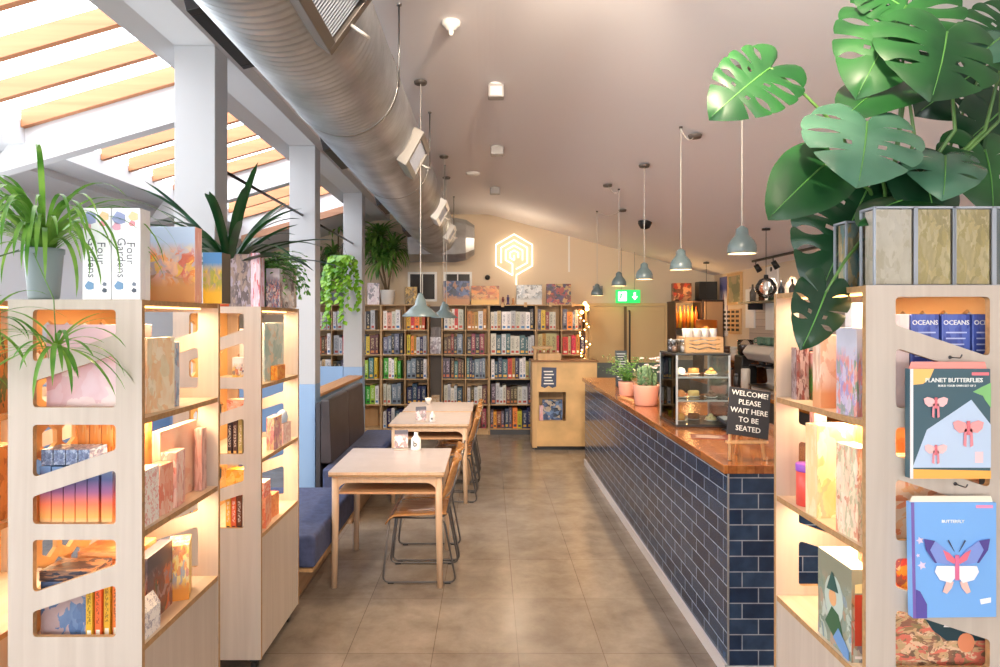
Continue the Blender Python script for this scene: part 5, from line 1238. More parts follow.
# cups, jars and machines along the back counter and shelf
GRINDC = [(50,46,46),(90,60,44),(160,150,140),(120,80,50),(40,50,60),(200,190,180)]
k = 0
words1 = ['nearest','second','third','fourth','fifth','sixth','seventh','eighth','ninth','tenth','eleventh','twelfth','thirteenth','fourteenth','fifteenth','sixteenth','seventeenth','eighteenth','nineteenth','twentieth']
for i in range(14):
    y = 4.9 + i*.24; h = .11+.05*((i*7)%3)
    if 6.5 < y < 7.4: continue
    t = thing('storage_jar', 'dark storage jar under the raised shelf of the back counter, %s from the camera' % words1[i], 'jar', (2.9,y,.95), 0, 'storage jars on the back counter')
    q = MB(); q.lathe([(0,0),(.045,0),(.05,.01),(.05,h),(.035,h+.02),(0,h+.02)], (0,0,0), 16); q.build('jar_body', M('jar_body%d'%i, GRINDC[i%6], .35), t)
    q = MB(); q.lathe([(.036,h+.01),(.04,h+.02),(.04,h+.035),(0,h+.036)], (0,0,0), 16); q.build('lid', BLACK if i%2 else STEEL, t)
for i in range(16):
    y = 5.0 + i*.25; c = [(70,100,80),(52,86,70),(206,200,190),(90,70,60)][i%4]
    if 6.55 < y < 7.35 : pass
    t = thing('coffee_cup_stack', 'stack of %s cups on the raised shelf, %s from the camera' % (('sage green','dark green','white','brown')[i%4], words1[i]), 'cups', (3.12,y,1.226), 0, 'cup stacks on the raised shelf')
    for kk in range(3):
        q = MB(); q.lathe([(0,0),(.028,0),(.045,.05),(.046,.062),(.042,.062),(.03,.012),(0,.01)], (0,0,kk*.045), 16); q.build('cup', flat(c), t)
# grinder + bean hopper
t = thing('coffee_grinder', 'black coffee grinder with a clear bean hopper at the far end of the back counter', 'grinder', (2.98,7.75,.95))
q = MB(); q.box(-.09,.09,-.12,.12,0,.36); q.build('grinder_body', BLACK, t, bevel=.015)
q = MB(); q.lathe([(.05,.36),(.085,.42),(.09,.54),(0,.545)], (0,0,0), 20); q.build('hopper', PLASTIC, t)
q = MB(); q.lathe([(.045,.365),(.078,.42),(.08,.48),(0,.485)], (0,0,0), 20); q.build('beans', M('beans', (60,36,24), .5, bump=.6, bscale=120), t)
# ---- wall pieces on the right wall
def on_right(pxa, pxb, pya, pyb):
    ya, yb = XR*F/(pxb-VX), XR*F/(pxa-VX); ym = (ya+yb)/2
    return ya, yb, EYE-(pyb-VY)*ym/F, EYE-(pya-VY)*ym/F
def right_panel(name, lb, cat, rect, mat, frame=None, th=.02):
    ya, yb, z0, z1 = on_right(*rect); t = thing(name, lb, cat, (XR-th/2-.001, (ya+yb)/2, z0)); w = (yb-ya)/2
    q = MB(); q.box(-th/2+.004 if frame else -th/2, th/2, -w+(.02 if frame else 0), w-(.02 if frame else 0), .02 if frame else 0, z1-z0-(.02 if frame else 0)); q.build('panel_face', mat, t)
    if frame:
        q = MB()
        for a in ((-w,-w+.04,0,z1-z0),(w-.04,w,0,z1-z0),(-w+.04,w-.04,0,.04),(-w+.04,w-.04,z1-z0-.04,z1-z0)): q.box(-th/2-.008, th/2, *a)
        q.build('picture_frame', frame, t)
    return t
right_panel('wall_banner', 'tall narrow white banner with blue and red prints near the back corner', 'banner', (721,728,277,336), art('banner', [(236,236,240),(60,70,130),(226,226,232),(170,60,70),(240,240,244)], 3, 131, top=(70,80,150)))
right_panel('framed_picture', 'framed picture of a green plant on the far right wall', 'picture', (729,743,273,305), art('botanical', [(196,186,150),(120,130,90),(170,150,120),(90,110,80)], 2, 133), wood('frame_oak', (196,160,110), (214,180,130)))
t = right_panel('letter_board', 'pale wooden board with rows of dark letters under the framed picture', 'sign board', (730,742,309,334), SHELFW)
ya, yb, z0, z1 = on_right(730,742,309,334)
q = MB()
for j in range(5):
    for i2 in range(4): q.box(-.013,-.0101,-(yb-ya)/2+.06+i2*.17,-(yb-ya)/2+.06+i2*.17+.11,(z1-z0)*(.12+.18*j),(z1-z0)*(.12+.18*j)+.035)
q.build('dark_letters', BLACK, t)
right_panel('menu_board', 'tall white menu panel on the right wall beside the letter board', 'menu board', (747,756,289,328), PAPER)
t = right_panel('menu_board', 'taller white menu panel hung higher on the right wall', 'menu board', (767,779,266,330), PAPER)
q = MB(); q.lathe([(0,-.004),(.03,-.004),(.03,0)], (-.011,0,.75), 16, ax='x'); q.build('round_mark', BLACK, t)
# tongue-and-groove cladding on the wall behind the counter
ya, yb, z0, z1 = 3.9, 9.0, 1.30, 2.18
m, nt, bs = newmat('cladding'); tc = N(nt,'ShaderNodeTexCoord'); sx_ = N(nt,'ShaderNodeSeparateXYZ'); nt.links.new(tc.outputs['Object'], sx_.inputs[0])
w_ = N(nt,'ShaderNodeMath', operation='FRACT'); ml = N(nt,'ShaderNodeMath', operation='MULTIPLY'); ml.inputs[1].default_value = 11; nt.links.new(sx_.outputs[2], ml.inputs[0]); nt.links.new(ml.outputs[0], w_.inputs[0])
r_ = ramp(nt, [(120,104,96),(196,180,168),(186,170,160)], [.0,.1,.6]); nt.links.new(w_.outputs[0], r_.inputs[0]); nt.links.new(r_.outputs[0], bs.inputs['Base Color']); bs.inputs['Roughness'].default_value = .6
q = MB(); q.box(XR-.008, XR-.0005, 3.9, 8.95, 1.30, 2.16); c_ = q.build('wall_cladding', m); struct(c_)
t = thing('track_light', 'black ceiling track with small spotlights along the right wall', 'track light', (3.28, 0, 0))
q = MB(); q.box(-.012,.012,4.5,8.3,cz(3.28)-.032,cz(3.28)-.006); q.build('track', DARK, t)
for y in (4.9,5.6,6.3,7.0,7.7,8.2):
    q = MB(); q.tube([(0,y,cz(3.28)-.03),(0,y,cz(3.28)-.07)], .006); q.tube([(0,y,cz(3.28)-.07),(.05,y,cz(3.28)-.15)], [.03,.035], 14); q.build('spot_head', BLACK, t)
    ld = bpy.data.lights.new('track_spot', 'SPOT'); ld.energy = 12; ld.color = (1,.8,.6); ld.spot_size = 1.6; ld.shadow_soft_size = .03
    lo = bpy.data.objects.new('track_spot', ld); COL.objects.link(lo); lo.parent = t; lo.location = (.055,y,cz(3.28)-.165); lo.rotation_euler = (0,-.25,0)
t = thing('wall_shelf', 'dark high wall shelf with bottles above the menu panels', 'shelf', (3.38, 0, 1.93))
q = MB(); q.box(-.10,.108,5.6,8.8,0,.025); q.build('board', DARK, t)
for y in (5.9,7.2,8.5):
    q = MB(); q.box(-.08,.105,y-.01,y+.01,-.08,0); q.build('bracket', DARK, t)
for i in range(11):
    q = MB(); q.lathe([(0,0),(.035,0),(.037,.12),(.012,.17),(.012,.22),(0,.221)], (0,0,0), 14); o = q.build('bottle', M('bottle%d'%i, [(40,60,44),(90,50,30),(96,90,84),(30,34,40)][i%4], .2)); o.location = (3.38, 5.75+i*.28, 1.956)
    tag(o, 'small %s bottle on the high dark wall shelf, %s from the camera' % (('green','amber','grey','black')[i%4], words1[i]), 'bottle', 'bottles on the high wall shelf')
def globe(x, y, z, lb):
    t = thing('globe_pendant', lb, 'pendant lamp', (x,y,z)); q = MB()
    q.lathe([(0.02,.1),(.06,.085),(.095,.03),(.1,0),(.095,-.03),(.06,-.085),(0,-.1)], (0,0,0), 24); q.build('glass_globe', PLASTIC, t, fix=True)
    q = MB(); q.lathe([(0,-.03),(.025,-.02),(.03,.01),(.012,.06),(0,.065)], (0,0,0), 14); q.build('bulb', WHITE, t)
    q = MB(); q.tube([(0,0,.09),(0,0,cz(x)-z-.005)], .003); q.lathe([(.02,.085),(.024,.09),(.02,.13),(0,.13)], (0,0,0), 12); q.lathe([(0,cz(x)-z-.032),(.04,cz(x)-z-.032),(.04,cz(x)-z-.013)], (0,0,0), 14); q.build('cord', DARK, t, fix=True)
globe(2.70, 6.5, 2.03, 'clear glass globe lamp hanging over the back counter')
# ---- back right corner cupboard
t = thing('corner_cupboard', 'dark framed cupboard with a beige door in the back right corner', 'cupboard', (3.155, 10.08, 0))
q = MB(); q.box(-.40,.33,-.22,.25,0,.9); q.box(.0,.33,-.20,.25,.9,2.02); q.build('carcass', M('cupboard_dark', (58,40,30), .5), t, bevel=.004)
q = MB(); q.box(.03,.30,-.225,-.203,1.0,1.99); q.build('door', M('cupboard_door', (176,140,104), .5), t, bevel=.002)
q = MB(); q.tube([(.06,-.24,1.4),(.06,-.24,1.6)], .008); q.tube([(.06,-.225,1.42),(.06,-.24,1.42)], .006); q.tube([(.06,-.225,1.58),(.06,-.24,1.58)], .006); q.build('handle', STEEL, t)
q = MB(); q.box(-.40,-.38,-.2,.25,.9,2.0); q.box(-.38,0,-.2,.25,1.98,2.0); q.box(-.38,0,-.2,.25,1.58,1.60); q.build('open_shelves', M('cupboard_dark2', (70,48,34), .5), t)
AMB = M('amber_bottle', (240,150,50), .3, em=(255,150,40), ems=.5)
for i in range(6):
    q = MB(); q.lathe([(0,0),(.026,0),(.027,.22),(.01,.27),(.01,.33),(0,.331)], (0,0,0), 14); o = q.build('syrup_bottle', M('amber%d'%i, [(230,130,40),(240,180,60),(226,110,40)][i%3], .2)); o.location = (3.155-.35+i*.06, 10.0, 1.60+.0005)
    tag(o, 'amber bottle on the lit shelf of the corner cupboard, %s in its row' % words1[i], 'bottle', 'amber bottles in the corner cupboard')
ld = bpy.data.lights.new('cupboard_light','POINT'); ld.energy = 5; ld.color = (1,.6,.25); ld.shadow_soft_size = .05; lo = bpy.data.objects.new('cupboard_light', ld); COL.objects.link(lo); lo.location = (2.96, 9.82, 1.92)
bb('game_box', 'boxed game with a red fruit picture on top of the corner cupboard', 'game box', 2.90, 10.05, 2.003, .27, .12, .27, 0, art('red_fruit', [(60,70,40),(200,70,40),(30,40,24),(236,180,120)], 3, 141))
bb('speaker_box', 'black box standing on top of the corner cupboard', 'box', 3.27, 10.05, 2.023, .27, .2, .27, 0, M('near_black', (26,26,28), .3))
t = thing('copper_pendant', 'copper drum lamp hanging in front of the corner cupboard', 'pendant lamp', (3.03,9.3,1.50))
q = MB(); q.lathe([(.14,0),(.145,.0),(.145,.22),(.02,.225),(.0,.225)], (0,0,0), 24); q.build('copper_shade', M('copper', (226,136,66), .3, .9), t)
q = MB(); q.tube([(0,0,.22),(0,0,cz(3.03)-1.505)], .003); q.lathe([(0,cz(3.03)-1.53),(.04,cz(3.03)-1.53),(.04,cz(3.03)-1.514)], (0,0,0), 14); q.build('cord', DARK, t, fix=True)
# ============================================================ BOOKCASES
BCZ0, BCY0, BCD = .09, 10.0, .33
HR = [.09, .454, .838, 1.203, 1.576, 1.952]
ORD = ['first','second','third','fourth','fifth','sixth','seventh','eighth','ninth','tenth','eleventh','twelfth','thirteenth','fourteenth']
PAL = [((236,230,218),(90,80,70),(200,80,60),'cream'),((40,42,52),(220,210,190),(200,160,80),'black'),((36,52,92),(230,226,214),(220,170,70),'navy'),((146,58,52),(240,220,190),(30,30,34),'red'),
       ((206,208,212),(60,70,90),(170,60,50),'pale grey'),((206,120,50),(50,36,30),(250,240,220),'orange'),((90,64,46),(236,210,160),(200,120,60),'brown'),((70,108,118),(236,236,226),(240,190,80),'teal'),
       ((120,186,60),(240,246,226),(40,80,40),'lime green'),((216,186,140),(90,60,40),(150,60,40),'tan'),((120,130,150),(240,240,240),(40,44,60),'slate'),((240,236,236),(60,60,110),(60,120,180),'white'),
       ((240,190,60),(80,40,30),(60,60,80),'yellow'),((92,82,98),(226,206,226),(220,120,80),'plum')]
SPM = {p[3]: spine('spine_'+p[3].replace(' ','_'), *p[:3], i) for i, p in enumerate(PAL)}
NAMES = [p[3] for p in PAL]
nbox = [0]
def fill(x0, x1, z, zt, row, cellname, choices, y=BCY0+.03, tall=None):
    x = x0 + R.uniform(.004,.02); i = 0
    while i < len(ORD):
        w = R.choice([.045,.05,.055,.065,.07,.08,.038])
        if x + w > x1 - .004: break
        h = min(zt - z - .02, R.uniform(.25,.325)); c = R.choice(choices); d = R.uniform(.22,.27)
        q = MB(); q.box(-w/2, w/2, 0, d, 0, h); q.box(-w/2-.0008, w/2+.0008, -.001, d*.999, h*.0+.0, h*.985)
        q.v = q.v[8:]; q.f = [[a-8 for a in f] for f in q.f[6:]]; q.m = q.m[6:]; q.sm = q.sm[6:]
        o = q.build('board_game_box', SPM[c], None, bevel=.002); o.location = (x+w/2, y+R.uniform(0,.015), z+.0005)
        tag(o, '%s boxed game, %s in %s row, %s' % (c, ORD[i], row, cellname), 'board game', 'boxed games standing in the back bookcases'); nbox[0] += 1
        x += w + R.choice([.001,.001,.003,.012]); i += 1
ROWN = ['bottom','fourth','third','second','top']
def bookcase(xs, lb, rows, cells, back=SHELFW, dark=False, fillrows=None, choices=None):
    """xs: divider centre lines, all uprights"""
    t = thing('bookcase', lb, 'bookcase', ((xs[0]+xs[-1])/2, BCY0, 0), 0, None); cx = t.location.x
    th = .0065
    for x in xs: 
        q = MB(); q.box(x-cx-th, x-cx+th, 0, BCD, 0, HR[-1]); q.build('upright', SHELFW, t, bevel=.001)
    for j, z in enumerate(HR):
        for a, c in zip(xs[:-1], xs[1:]):
            q = MB(); q.box(a-cx+th, c-cx-th, .002, BCD, z-.014, z); q.build('shelf_board', SHELFW, t)
    q = MB(); q.box(xs[0]-cx+th, xs[-1]-cx-th, .02, .035, 0, HR[0]-.018); q.build('plinth', M('plinth_grey', (84,86,92), .5) if dark else SHELFW, t)
    q = MB(); q.box(xs[0]-cx, xs[-1]-cx, BCD, BCD+.008, 0, HR[-1]); q.build('back_board', BLACKB if dark else back, t)
    for j in range(5):
        if rows and j not in rows: continue
        for k2, (a, c) in enumerate(zip(xs[:-1], xs[1:])):
            ch = choices(j, k2) if choices else NAMES
            fill(a+th, c-th, HR[j], HR[j+1]-.018, ROWN[j], cells[k2], ch)
    return t
mixed = NAMES
def ch1(j, k2):
    if j == 1: return ['lime green','lime green','white'] if k2 == 2 else mixed
    if j == 4: return ['cream','white','black','pale grey']
    return mixed
def ch2(j, k2):
    if k2 == 0: return {4:['cream','white','orange','tan'],3:['black','cream','tan','orange','slate'],2:['red','lime green','white','teal','cream'],1:['slate','cream','red','teal'],0:['teal','navy','white']}[j]
    return {4:['yellow','orange','yellow'],3:['orange','yellow','pale grey','navy'],2:['black','slate','white'],1:['navy','teal','slate','navy'],0:['white','teal','red']}[j]
def ch3(j, k2):
    return {4:['orange','cream','white','teal','pale grey'],3:['black','brown','slate','white','red'],2:['slate','navy','brown','teal','plum'],1:['white','pale grey','navy','brown','cream'],0:['brown','yellow','red']}[j]
def ch4(j, k2):
    return {4:['white','black','cream','pale grey','tan'],3:['white','pale grey','teal','cream'],2:['white','tan','teal','orange','navy'],1:['brown','pale grey','cream','plum'],0:['red','yellow','plum','navy']}[j]
def ch5(j, k2):
    return {4:['cream','black','slate','red','yellow'],3:['white','navy','tan','red','orange']}.get(j, mixed)
bookcase([-2.72,-2.36,-1.99,-1.63], 'tall timber bookcase of boxed games behind the farthest pillar', [1,2,3,4], ['left cell behind the pillar','middle cell behind the pillar','cell right beside the pillar'], choices=ch1)
bookcase([-1.61,-1.26,-.914], 'tall timber bookcase of boxed games under the white potted dracaena', None, ['cells under the dracaena','cells under the small gold box'], choices=ch2)
bookcase([-.705,-.35,-.012], 'tall timber bookcase of boxed games behind the cone pendants', None, ['cells under the blue space box','cells under the orange framed box'], choices=ch3)
bookcase([.008,.700], 'wide dark backed bookcase of boxed games under the hexagon light sign', None, ['wide dark bookcase'], dark=True, choices=ch4)
bookcase([.72,1.09,1.455], 'timber bookcase of boxed games at the right end beside the doors', [3,4], ['bookcase beside the doors, left cells','bookcase beside the doors, right cells'], choices=ch5)
# stacked flat boxes in the dark bookcase's bottom row are part of the same row; narrow gap bay
t = thing('filler_panel', 'narrow grey panel with one small shelf between two bookcases', 'panel', (-.81, 10.26, 0))
q = MB(); q.box(-.092,.092,0,.02,0,1.93); q.build('panel', M('grey_fill', (112,106,104), .7), t)
q = MB(); q.box(-.09,.09,-.24,0,1.19,1.21); q.build('shelf', SHELFW, t)
q = MB(); q.box(-.09,.09,-.24,0,.42,.44); q.build('shelf', SHELFW, t)
bb('game_box', 'white boxed game facing out on the small shelf between two bookcases', 'game box', -.81, 10.10, 1.211, .165, .06, .25, 0, art('white_facing', [(226,228,236),(200,190,200),(240,240,244),(120,110,130)], 4, 151))
bb('game_box', 'dark grey boxed game leaning on the white one between two bookcases', 'game box', -.81, 10.17, 1.211, .15, .05, .40, 0, art('grey_facing', [(120,110,112),(90,84,88),(150,140,140)], 4, 153))
bb('game_box', 'small sandy boxed game low on the panel between two bookcases', 'game box', -.81, 10.12, .441, .12, .05, .14, 0, art('sandy', [(226,206,176),(190,150,110),(240,230,210)], 4, 155))
# display games on top of the bookcases
tz = HR[-1]+.001
def topbox(px0, px1, py0, lb, cols, seed, d=.08, **kw):
    X0, X1 = (px0-VX)*10.1/F, (px1-VX)*10.1/F; h = EYE-(py0-VY)*10.1/F - tz
    bb('game_box', lb, 'game box', (X0+X1)/2, 10.1, tz, X1-X0-.01, d, h, 0, art('top_art%d'%seed, cols, 4.5, seed, **kw))
topbox(367.5,380, 283, 'white boxed game with a dark emblem at the left end of the bookcase tops', [(236,224,230),(244,236,240),(226,206,216),(60,70,90)], 161)
topbox(405,417.5, 287, 'small gold and dark boxed game standing beside the white plant pot', [(200,150,70),(70,56,50),(230,190,110),(120,110,100)], 163)
topbox(443,470, 281, 'large blue space themed boxed game on the bookcase top', [(36,50,96),(90,110,160),(20,24,40),(206,140,90)], 165, bottom=(190,130,80))
topbox(471,499.5, 286, 'orange boxed game with an ornate picture left of the hexagon light stem', [(206,90,40),(236,150,70),(120,50,30),(240,190,120)], 167, bottom=(230,180,90))
topbox(516,542, 285, 'grey and white boxed game with a dark diagonal right of the hexagon light stem', [(176,190,206),(226,228,232),(90,90,90),(140,150,160)], 169, bottom=(206,206,206))
topbox(546,571, 284, 'dark boxed game with red and violet picture near the right end of the bookcase tops', [(60,40,40),(200,80,50),(80,70,110),(40,60,40),(226,190,110)], 171)
for i, (px, h, c) in enumerate(((503,.12,(120,60,60)),(508,.15,(70,60,110)),(513,.10,(190,130,80)))):
    q = MB(); q.lathe([(0,0),(.03,0),(.03,.012),(.012,.02),(.016,.05),(.022,h*.7),(.008,h*.8),(.016,h*.9),(.0,h)], (0,0,0), 14); o = q.build('figurine', flat(c)); o.location = ((px-VX)*10.1/F, 10.08, tz)
    tag(o, '%s miniature figure standing below the hexagon light sign' % ('maroon','violet','sandy')[i], 'figurine')
# small price pegs along the top edge
for i, px in enumerate((502.5,525.5,550.5,573)):
    q = MB(); q.box(-.022,.022,-.005,0,-.035,.035); q.box(-.012,.012,-.007,-.005,-.02,.02); o = q.build('shelf_tag', SHELFW); o.location = ((px-VX)*10/F, 9.999, 1.95)
    tag(o, 'small wooden tag on the bookcase top edge, %s of four' % ORD[i], 'tag', 'small wooden tags on the bookcase top edge')
# string lights at the right end
t = thing('string_lights', 'warm glowing string lights bunched down the right end of the bookcases', 'string lights', (0,0,0))
P = []; 
for i in range(40):
    u = i/39; P.append(Vector((1.40+.07*math.sin(u*19)+.03*u, 9.965+.02*math.cos(u*31), 1.99-u*.85)))
q = MB(); q.tube(P, .003, 5); q.build('wire', DARK, t)
for i in range(1, 40, 2):
    q = MB(); s_ = .030 if i < 9 else .012; q.lathe([(0,-s_),(s_*.8,-s_*.5),(s_,0),(s_*.8,s_*.5),(0,s_)], P[i]+Vector((.012*(i%3-1),-.02,0)), 10); q.build('small_lamp', M('fairy_glow', (255,240,210), .4, em=(255,190,110), ems=14) if 'fairy_glow' not in bpy.data.materials else bpy.data.materials['fairy_glow'], t)
# ============================================================ WALL THINGS AT THE BACK
def dark_window(n, px0, px1):
    x0, x1 = (px0-VX)*YB/F, (px1-VX)*YB/F; z0, z1 = EYE-(301.5-VY)*YB/F, EYE-(272-VY)*YB/F
    q = MB(); f = .035
    for a in ((x0,x1,z0,z0+f),(x0,x1,z1-f,z1),(x0,x0+f,z0+f,z1-f),(x1-f,x1,z0+f,z1-f),((x0+x1)/2-.008,(x0+x1)/2+.008,z0+f,z1-f)): q.box(a[0],a[1],YB-.03,YB-.001,a[2],a[3])
    w = struct(q.build('window_%d' % n, WHITE)); q = MB(); q.box(x0+f,x1-f,YB-.015,YB-.005,z0+f,z1-f); q.build('pane', M('dark_pane%d'%n, (52,48,46), .12), w)
dark_window(6, 408, 437); dark_window(7, 443.5, 472)
# hexagon light sign
t = thing('neon_sign', 'glowing white nested hexagon maze light sign on the back wall', 'light sign', ((514-VX)*YB/F, YB-.045, EYE-(255.5-VY)*YB/F))
def hexp(r, start=0, n=7): return [Vector((r*math.sin(PI/3*(k2+start)), 0, r*math.cos(PI/3*(k2+start)))) for k2 in range(n)]
def neon(P, nm='neon_tube'):
    q = MB(); q.tube(P, .0095, 8); q.build(nm, NEON, t)
R1, R2, R3, R4 = .325, .235, .15, .075
pts = hexp(R1, 3.0, 7); pts[0] = pts[0]+Vector((.03,0,.018)); pts[-1] = pts[-1]
h1 = hexp(R1, 3, 7)
neon([Vector((-.025,0,-R1+.015))]+h1[1:6]+[Vector((.035,0,-R1+.02)), Vector((.035,0,-.46))], 'outer_tube')
h2 = hexp(R2, 3, 7); neon([Vector((.035,0,-R2+.02))][:0]+[h2[5]*1.0+Vector((0,0,0))][:0]+h2[1:6]+[Vector((.03,0,-R2+.02))], 'second_tube')
h3 = hexp(R3, 3, 7); neon([Vector((-.025,0,-R1+.015)), Vector((-.025,0,-R3+.015))]+h3[1:6], 'third_tube')
h4 = hexp(R4, 3, 7); neon(h4[0:6], 'inner_tube'); neon([Vector((0,0,-R4)), Vector((0,0,.0))], 'centre_tube')
q = MB()
for p in (h1[1],h1[3],h1[5],h2[2],h3[4]): q.tube([p, p+Vector((0,.043,0))], .006, 6)
q.build('standoff', WHITE, t)
ld = bpy.data.lights.new('sign_light','POINT'); ld.energy = 7; ld.color = (1,.8,.58); ld.shadow_soft_size = .1; lo = bpy.data.objects.new('sign_light', ld); COL.objects.link(lo); lo.parent = t; lo.location = (0,-.9,-.1)
# exit sign
t = thing('exit_sign', 'illuminated green exit sign with a running figure and a down arrow over the doors', 'exit sign', ((628-VX)*10.15/F, 10.15, EYE-(303-VY)*10.15/F))
EG = M('exit_green', (30,190,90), .4, em=(30,200,90), ems=1.0); EWH = M('exit_white', (240,255,245), .4, em=(235,255,240), ems=1.6)
w, h = .185, .20
q = MB(); q.box(-w,w,-.012,.02,0,h); q.build('sign_case', EG, t, bevel=.003)
q = MB(); q.box(-w*.82,-w*.12,-.015,-.012,.03,h-.03); q.build('door_symbol', EWH, t)
q = MB()
for P_ in ([(-.118,.148),(-.100,.148),(-.100,.166),(-.118,.166)],[(-.125,.09),(-.098,.09),(-.092,.142),(-.12,.142)],[(-.125,.095),(-.105,.09),(-.135,.035),(-.15,.04)],[(-.11,.095),(-.095,.088),(-.07,.062),(-.078,.052)],[(-.095,.138),(-.09,.128),(-.062,.112),(-.066,.122)]): q.plate(P_, [], (0,-.0155,0), (1,0,0), (0,0,1), (0,-.001,0))
q.build('running_figure', EG, t, fix=True)
q = MB(); q.plate([(.085,.16),(.085,.10),(.055,.10),(.10,.045),(.145,.10),(.115,.10),(.115,.16)], [], (0,-.013,0), (1,0,0), (0,0,1), (0,-.002,0)); q.build('down_arrow', EWH, t)
q = MB(); q.tube([(-.1,.004,h),(-.1,.004,cz(2.0)-t.location.z-.005)], .003); q.tube([(.1,.004,h),(.1,.004,cz(2.2)-t.location.z-.005)], .003); q.build('suspension_wire', STEEL, t)
q = MB(); q.box(-.012,.012,-.004,.0,0,.555); q.build('conduit', WHITE); o = bpy.data.objects['conduit']; o.location = ((569-VX)*YB/F, YB-.001, 2.465); tag(o, 'short white conduit running down the back wall from the ceiling', 'conduit')
t = thing('wall_camera', 'small round dark sensor on the back wall left of the hexagon light stem', 'sensor', ((487.5-VX)*YB/F, YB-.001, EYE-(277.5-VY)*YB/F))
q = MB(); q.lathe([(0,-.06),(.03,-.055),(.04,-.03),(.04,0)], (0,0,0), 16, ax='y'); q.build('sensor_body', BLACK, t)
t = thing('wall_screen', 'small grey framed screen on the back wall beside the doors', 'screen', ((596.5-VX)*YB/F, YB-.02, EYE-(293-VY)*YB/F))
# left out of sight: only its edge shows
q = MB(); q.box(-.06,.09,-.02,.019,0,.11); q.build('screen_body', M('scr', (130,130,136), .4), t, bevel=.003)
# ceiling devices
def ceil_dev(px, py, name, lb, prof, mat, y=None, x=None):
    # ray onto the ceiling
    a = (px-VX)/F; c = (VY-py)/F
    Y = (CZ-EYE)/c
    if a > 0: Y = (CZ-EYE)/(c + .272*a)
    xx = a*Y; t = thing(name, lb, 'ceiling fitting', (xx, Y, cz(xx)-.0005)); q = MB(); q.lathe(prof, (0,0,0), 20); q.build(name+'_body', mat, t, fix=True); return t
SM = [(0,-.045),(.025,-.045),(.035,-.03),(.05,-.02),(.052,0)]
SB = M('sensor_box_grey', (160,156,156), .4, .3)
t = ceil_dev(451,22,'smoke_detector','white smoke detector on the ceiling nearest the camera',SM,WHITE)
q = MB(); q.lathe([(0,-.075),(.012,-.07),(.016,-.045),(0,-.044)], (0,0,0), 14); q.build('sensor_tip', WHITE, t, fix=True)
t = ceil_dev(496,84,'emergency_light','silver square spotlight fixed to the ceiling ahead of the pendants',[(0,-.01),(.05,-.01),(.05,0)],WHITE)
q = MB(); q.box(-.055,.055,-.045,.045,-.10,-.012); q.build('lamp_head', SB, t, bevel=.008)
q = MB(); q.box(-.04,.04,-.047,-.045,-.09,-.03); q.build('lens', M('lens_dull', (206,206,206), .2), t)
t = ceil_dev(497,146,'emergency_light','second silver spotlight on the ceiling, beyond the first',[(0,-.01),(.05,-.01),(.05,0)],WHITE)
q = MB(); q.box(-.06,.06,-.05,.05,-.09,-.012); q.build('lamp_head', SB, t, bevel=.008)
ceil_dev(473,173,'smoke_detector','low round smoke detector on the ceiling near the duct',[(0,-.03),(.05,-.028),(.08,-.01),(.08,0)],WHITE)
t = ceil_dev(495,187,'emergency_light','small spotlight on the ceiling nearest the back wall',[(0,-.01),(.05,-.01),(.05,0)],WHITE)
q = MB(); q.box(-.06,.06,-.05,.05,-.09,-.012); q.build('lamp_head', SB, t, bevel=.008)
t = ceil_dev(645,221,'dome_camera','black dome camera on the sloping ceiling above the counter',[(0,-.10),(.05,-.085),(.07,-.05),(.08,-.03),(.08,0)],BLACK)
# ============================================================ WOODEN STAND
t = thing('order_stand', 'pale plywood stand with a cubby and a notice in front of the bookcases', 'stand', (0,8.82,0))
sx0, sx1 = (537-VX)*8.82/F, (597-VX)*8.82/F; sh = 1.165
cub = [((538-VX)*8.82/F, EYE-(421-VY)*8.82/F),((566-VX)*8.82/F, EYE-(392-VY)*8.82/F)]
q = MB(); q.plate([(sx0,.05),(sx1,.05),(sx1,sh),(sx0,sh)], [[(cub[0][0]+.01,cub[0][1]),(cub[1][0],cub[0][1]),(cub[1][0],cub[1][1]),(cub[0][0]+.01,cub[1][1])]], (0,0,0), (1,0,0), (0,0,1), (0,.02,0)); q.build('front_panel', M('pale_ply', (214,176,124), .5, noise=.12, nscale=3), t)
q = MB(); q.box(sx0-.06, sx0, .0, .44, .03, sh+.0); q.build('side_panel', SHELFW, t)
q = MB(); q.box(sx1-.02, sx1, .021, .44, .05, sh); q.build('side_panel', SHELFW, t)
q = MB(); q.box(sx0-.075, sx1+.02, -.02, .45, sh, sh+.02); q.build('top', wood('stand_top', (130,90,56), (150,108,70)), t, bevel=.003)
q = MB(); q.box(sx0+.001, cub[1][0]+.02, .021, .36, cub[0][1]-.02, cub[0][1]); q.box(sx0+.001, cub[1][0]+.02, .021, .36, cub[1][1], cub[1][1]+.02); q.box(cub[1][0], cub[1][0]+.02, .021, .36, cub[0][1], cub[1][1]); q.box(sx0+.001, cub[1][0]+.02, .361, .37, cub[0][1]-.02, cub[1][1]+.02); q.build('cubby', SHELFW, t)
q = MB(); q.box(sx0-.03, sx1-.03, .03, .42, 0, .05); q.build('castor_plinth', BLACK, t)
q = MB(); q.box(sx0+.01, sx0+.32, .06, .34, sh+.02, sh+.11); q.box(sx0-.05, sx0+.22, .08, .32, sh+.17, sh+.20); q.box(sx0-.03, sx0+.0, .1, .3, sh+.02, sh+.17); q.box(sx0+.18, sx0+.20, .1, .3, sh+.11, sh+.17); q.build('stepped_rack', SHELFW, t, bevel=.002)
q = MB(); q.plate([(0,.02),(.05,0),(.10,.03),(.15,0),(.20,.02),(.205,.27),(.01,.275)], [], ((541-VX)*8.82/F, -.003, EYE-(388-VY)*8.82/F), (1,0,0), (0,0,1), (0,.0028,0)); nt_ = q.build('notice', M('notice_blue', (66,76,106), .5), t, fix=True); nt_['label'] = 'dark blue notice sheet'
q = MB()
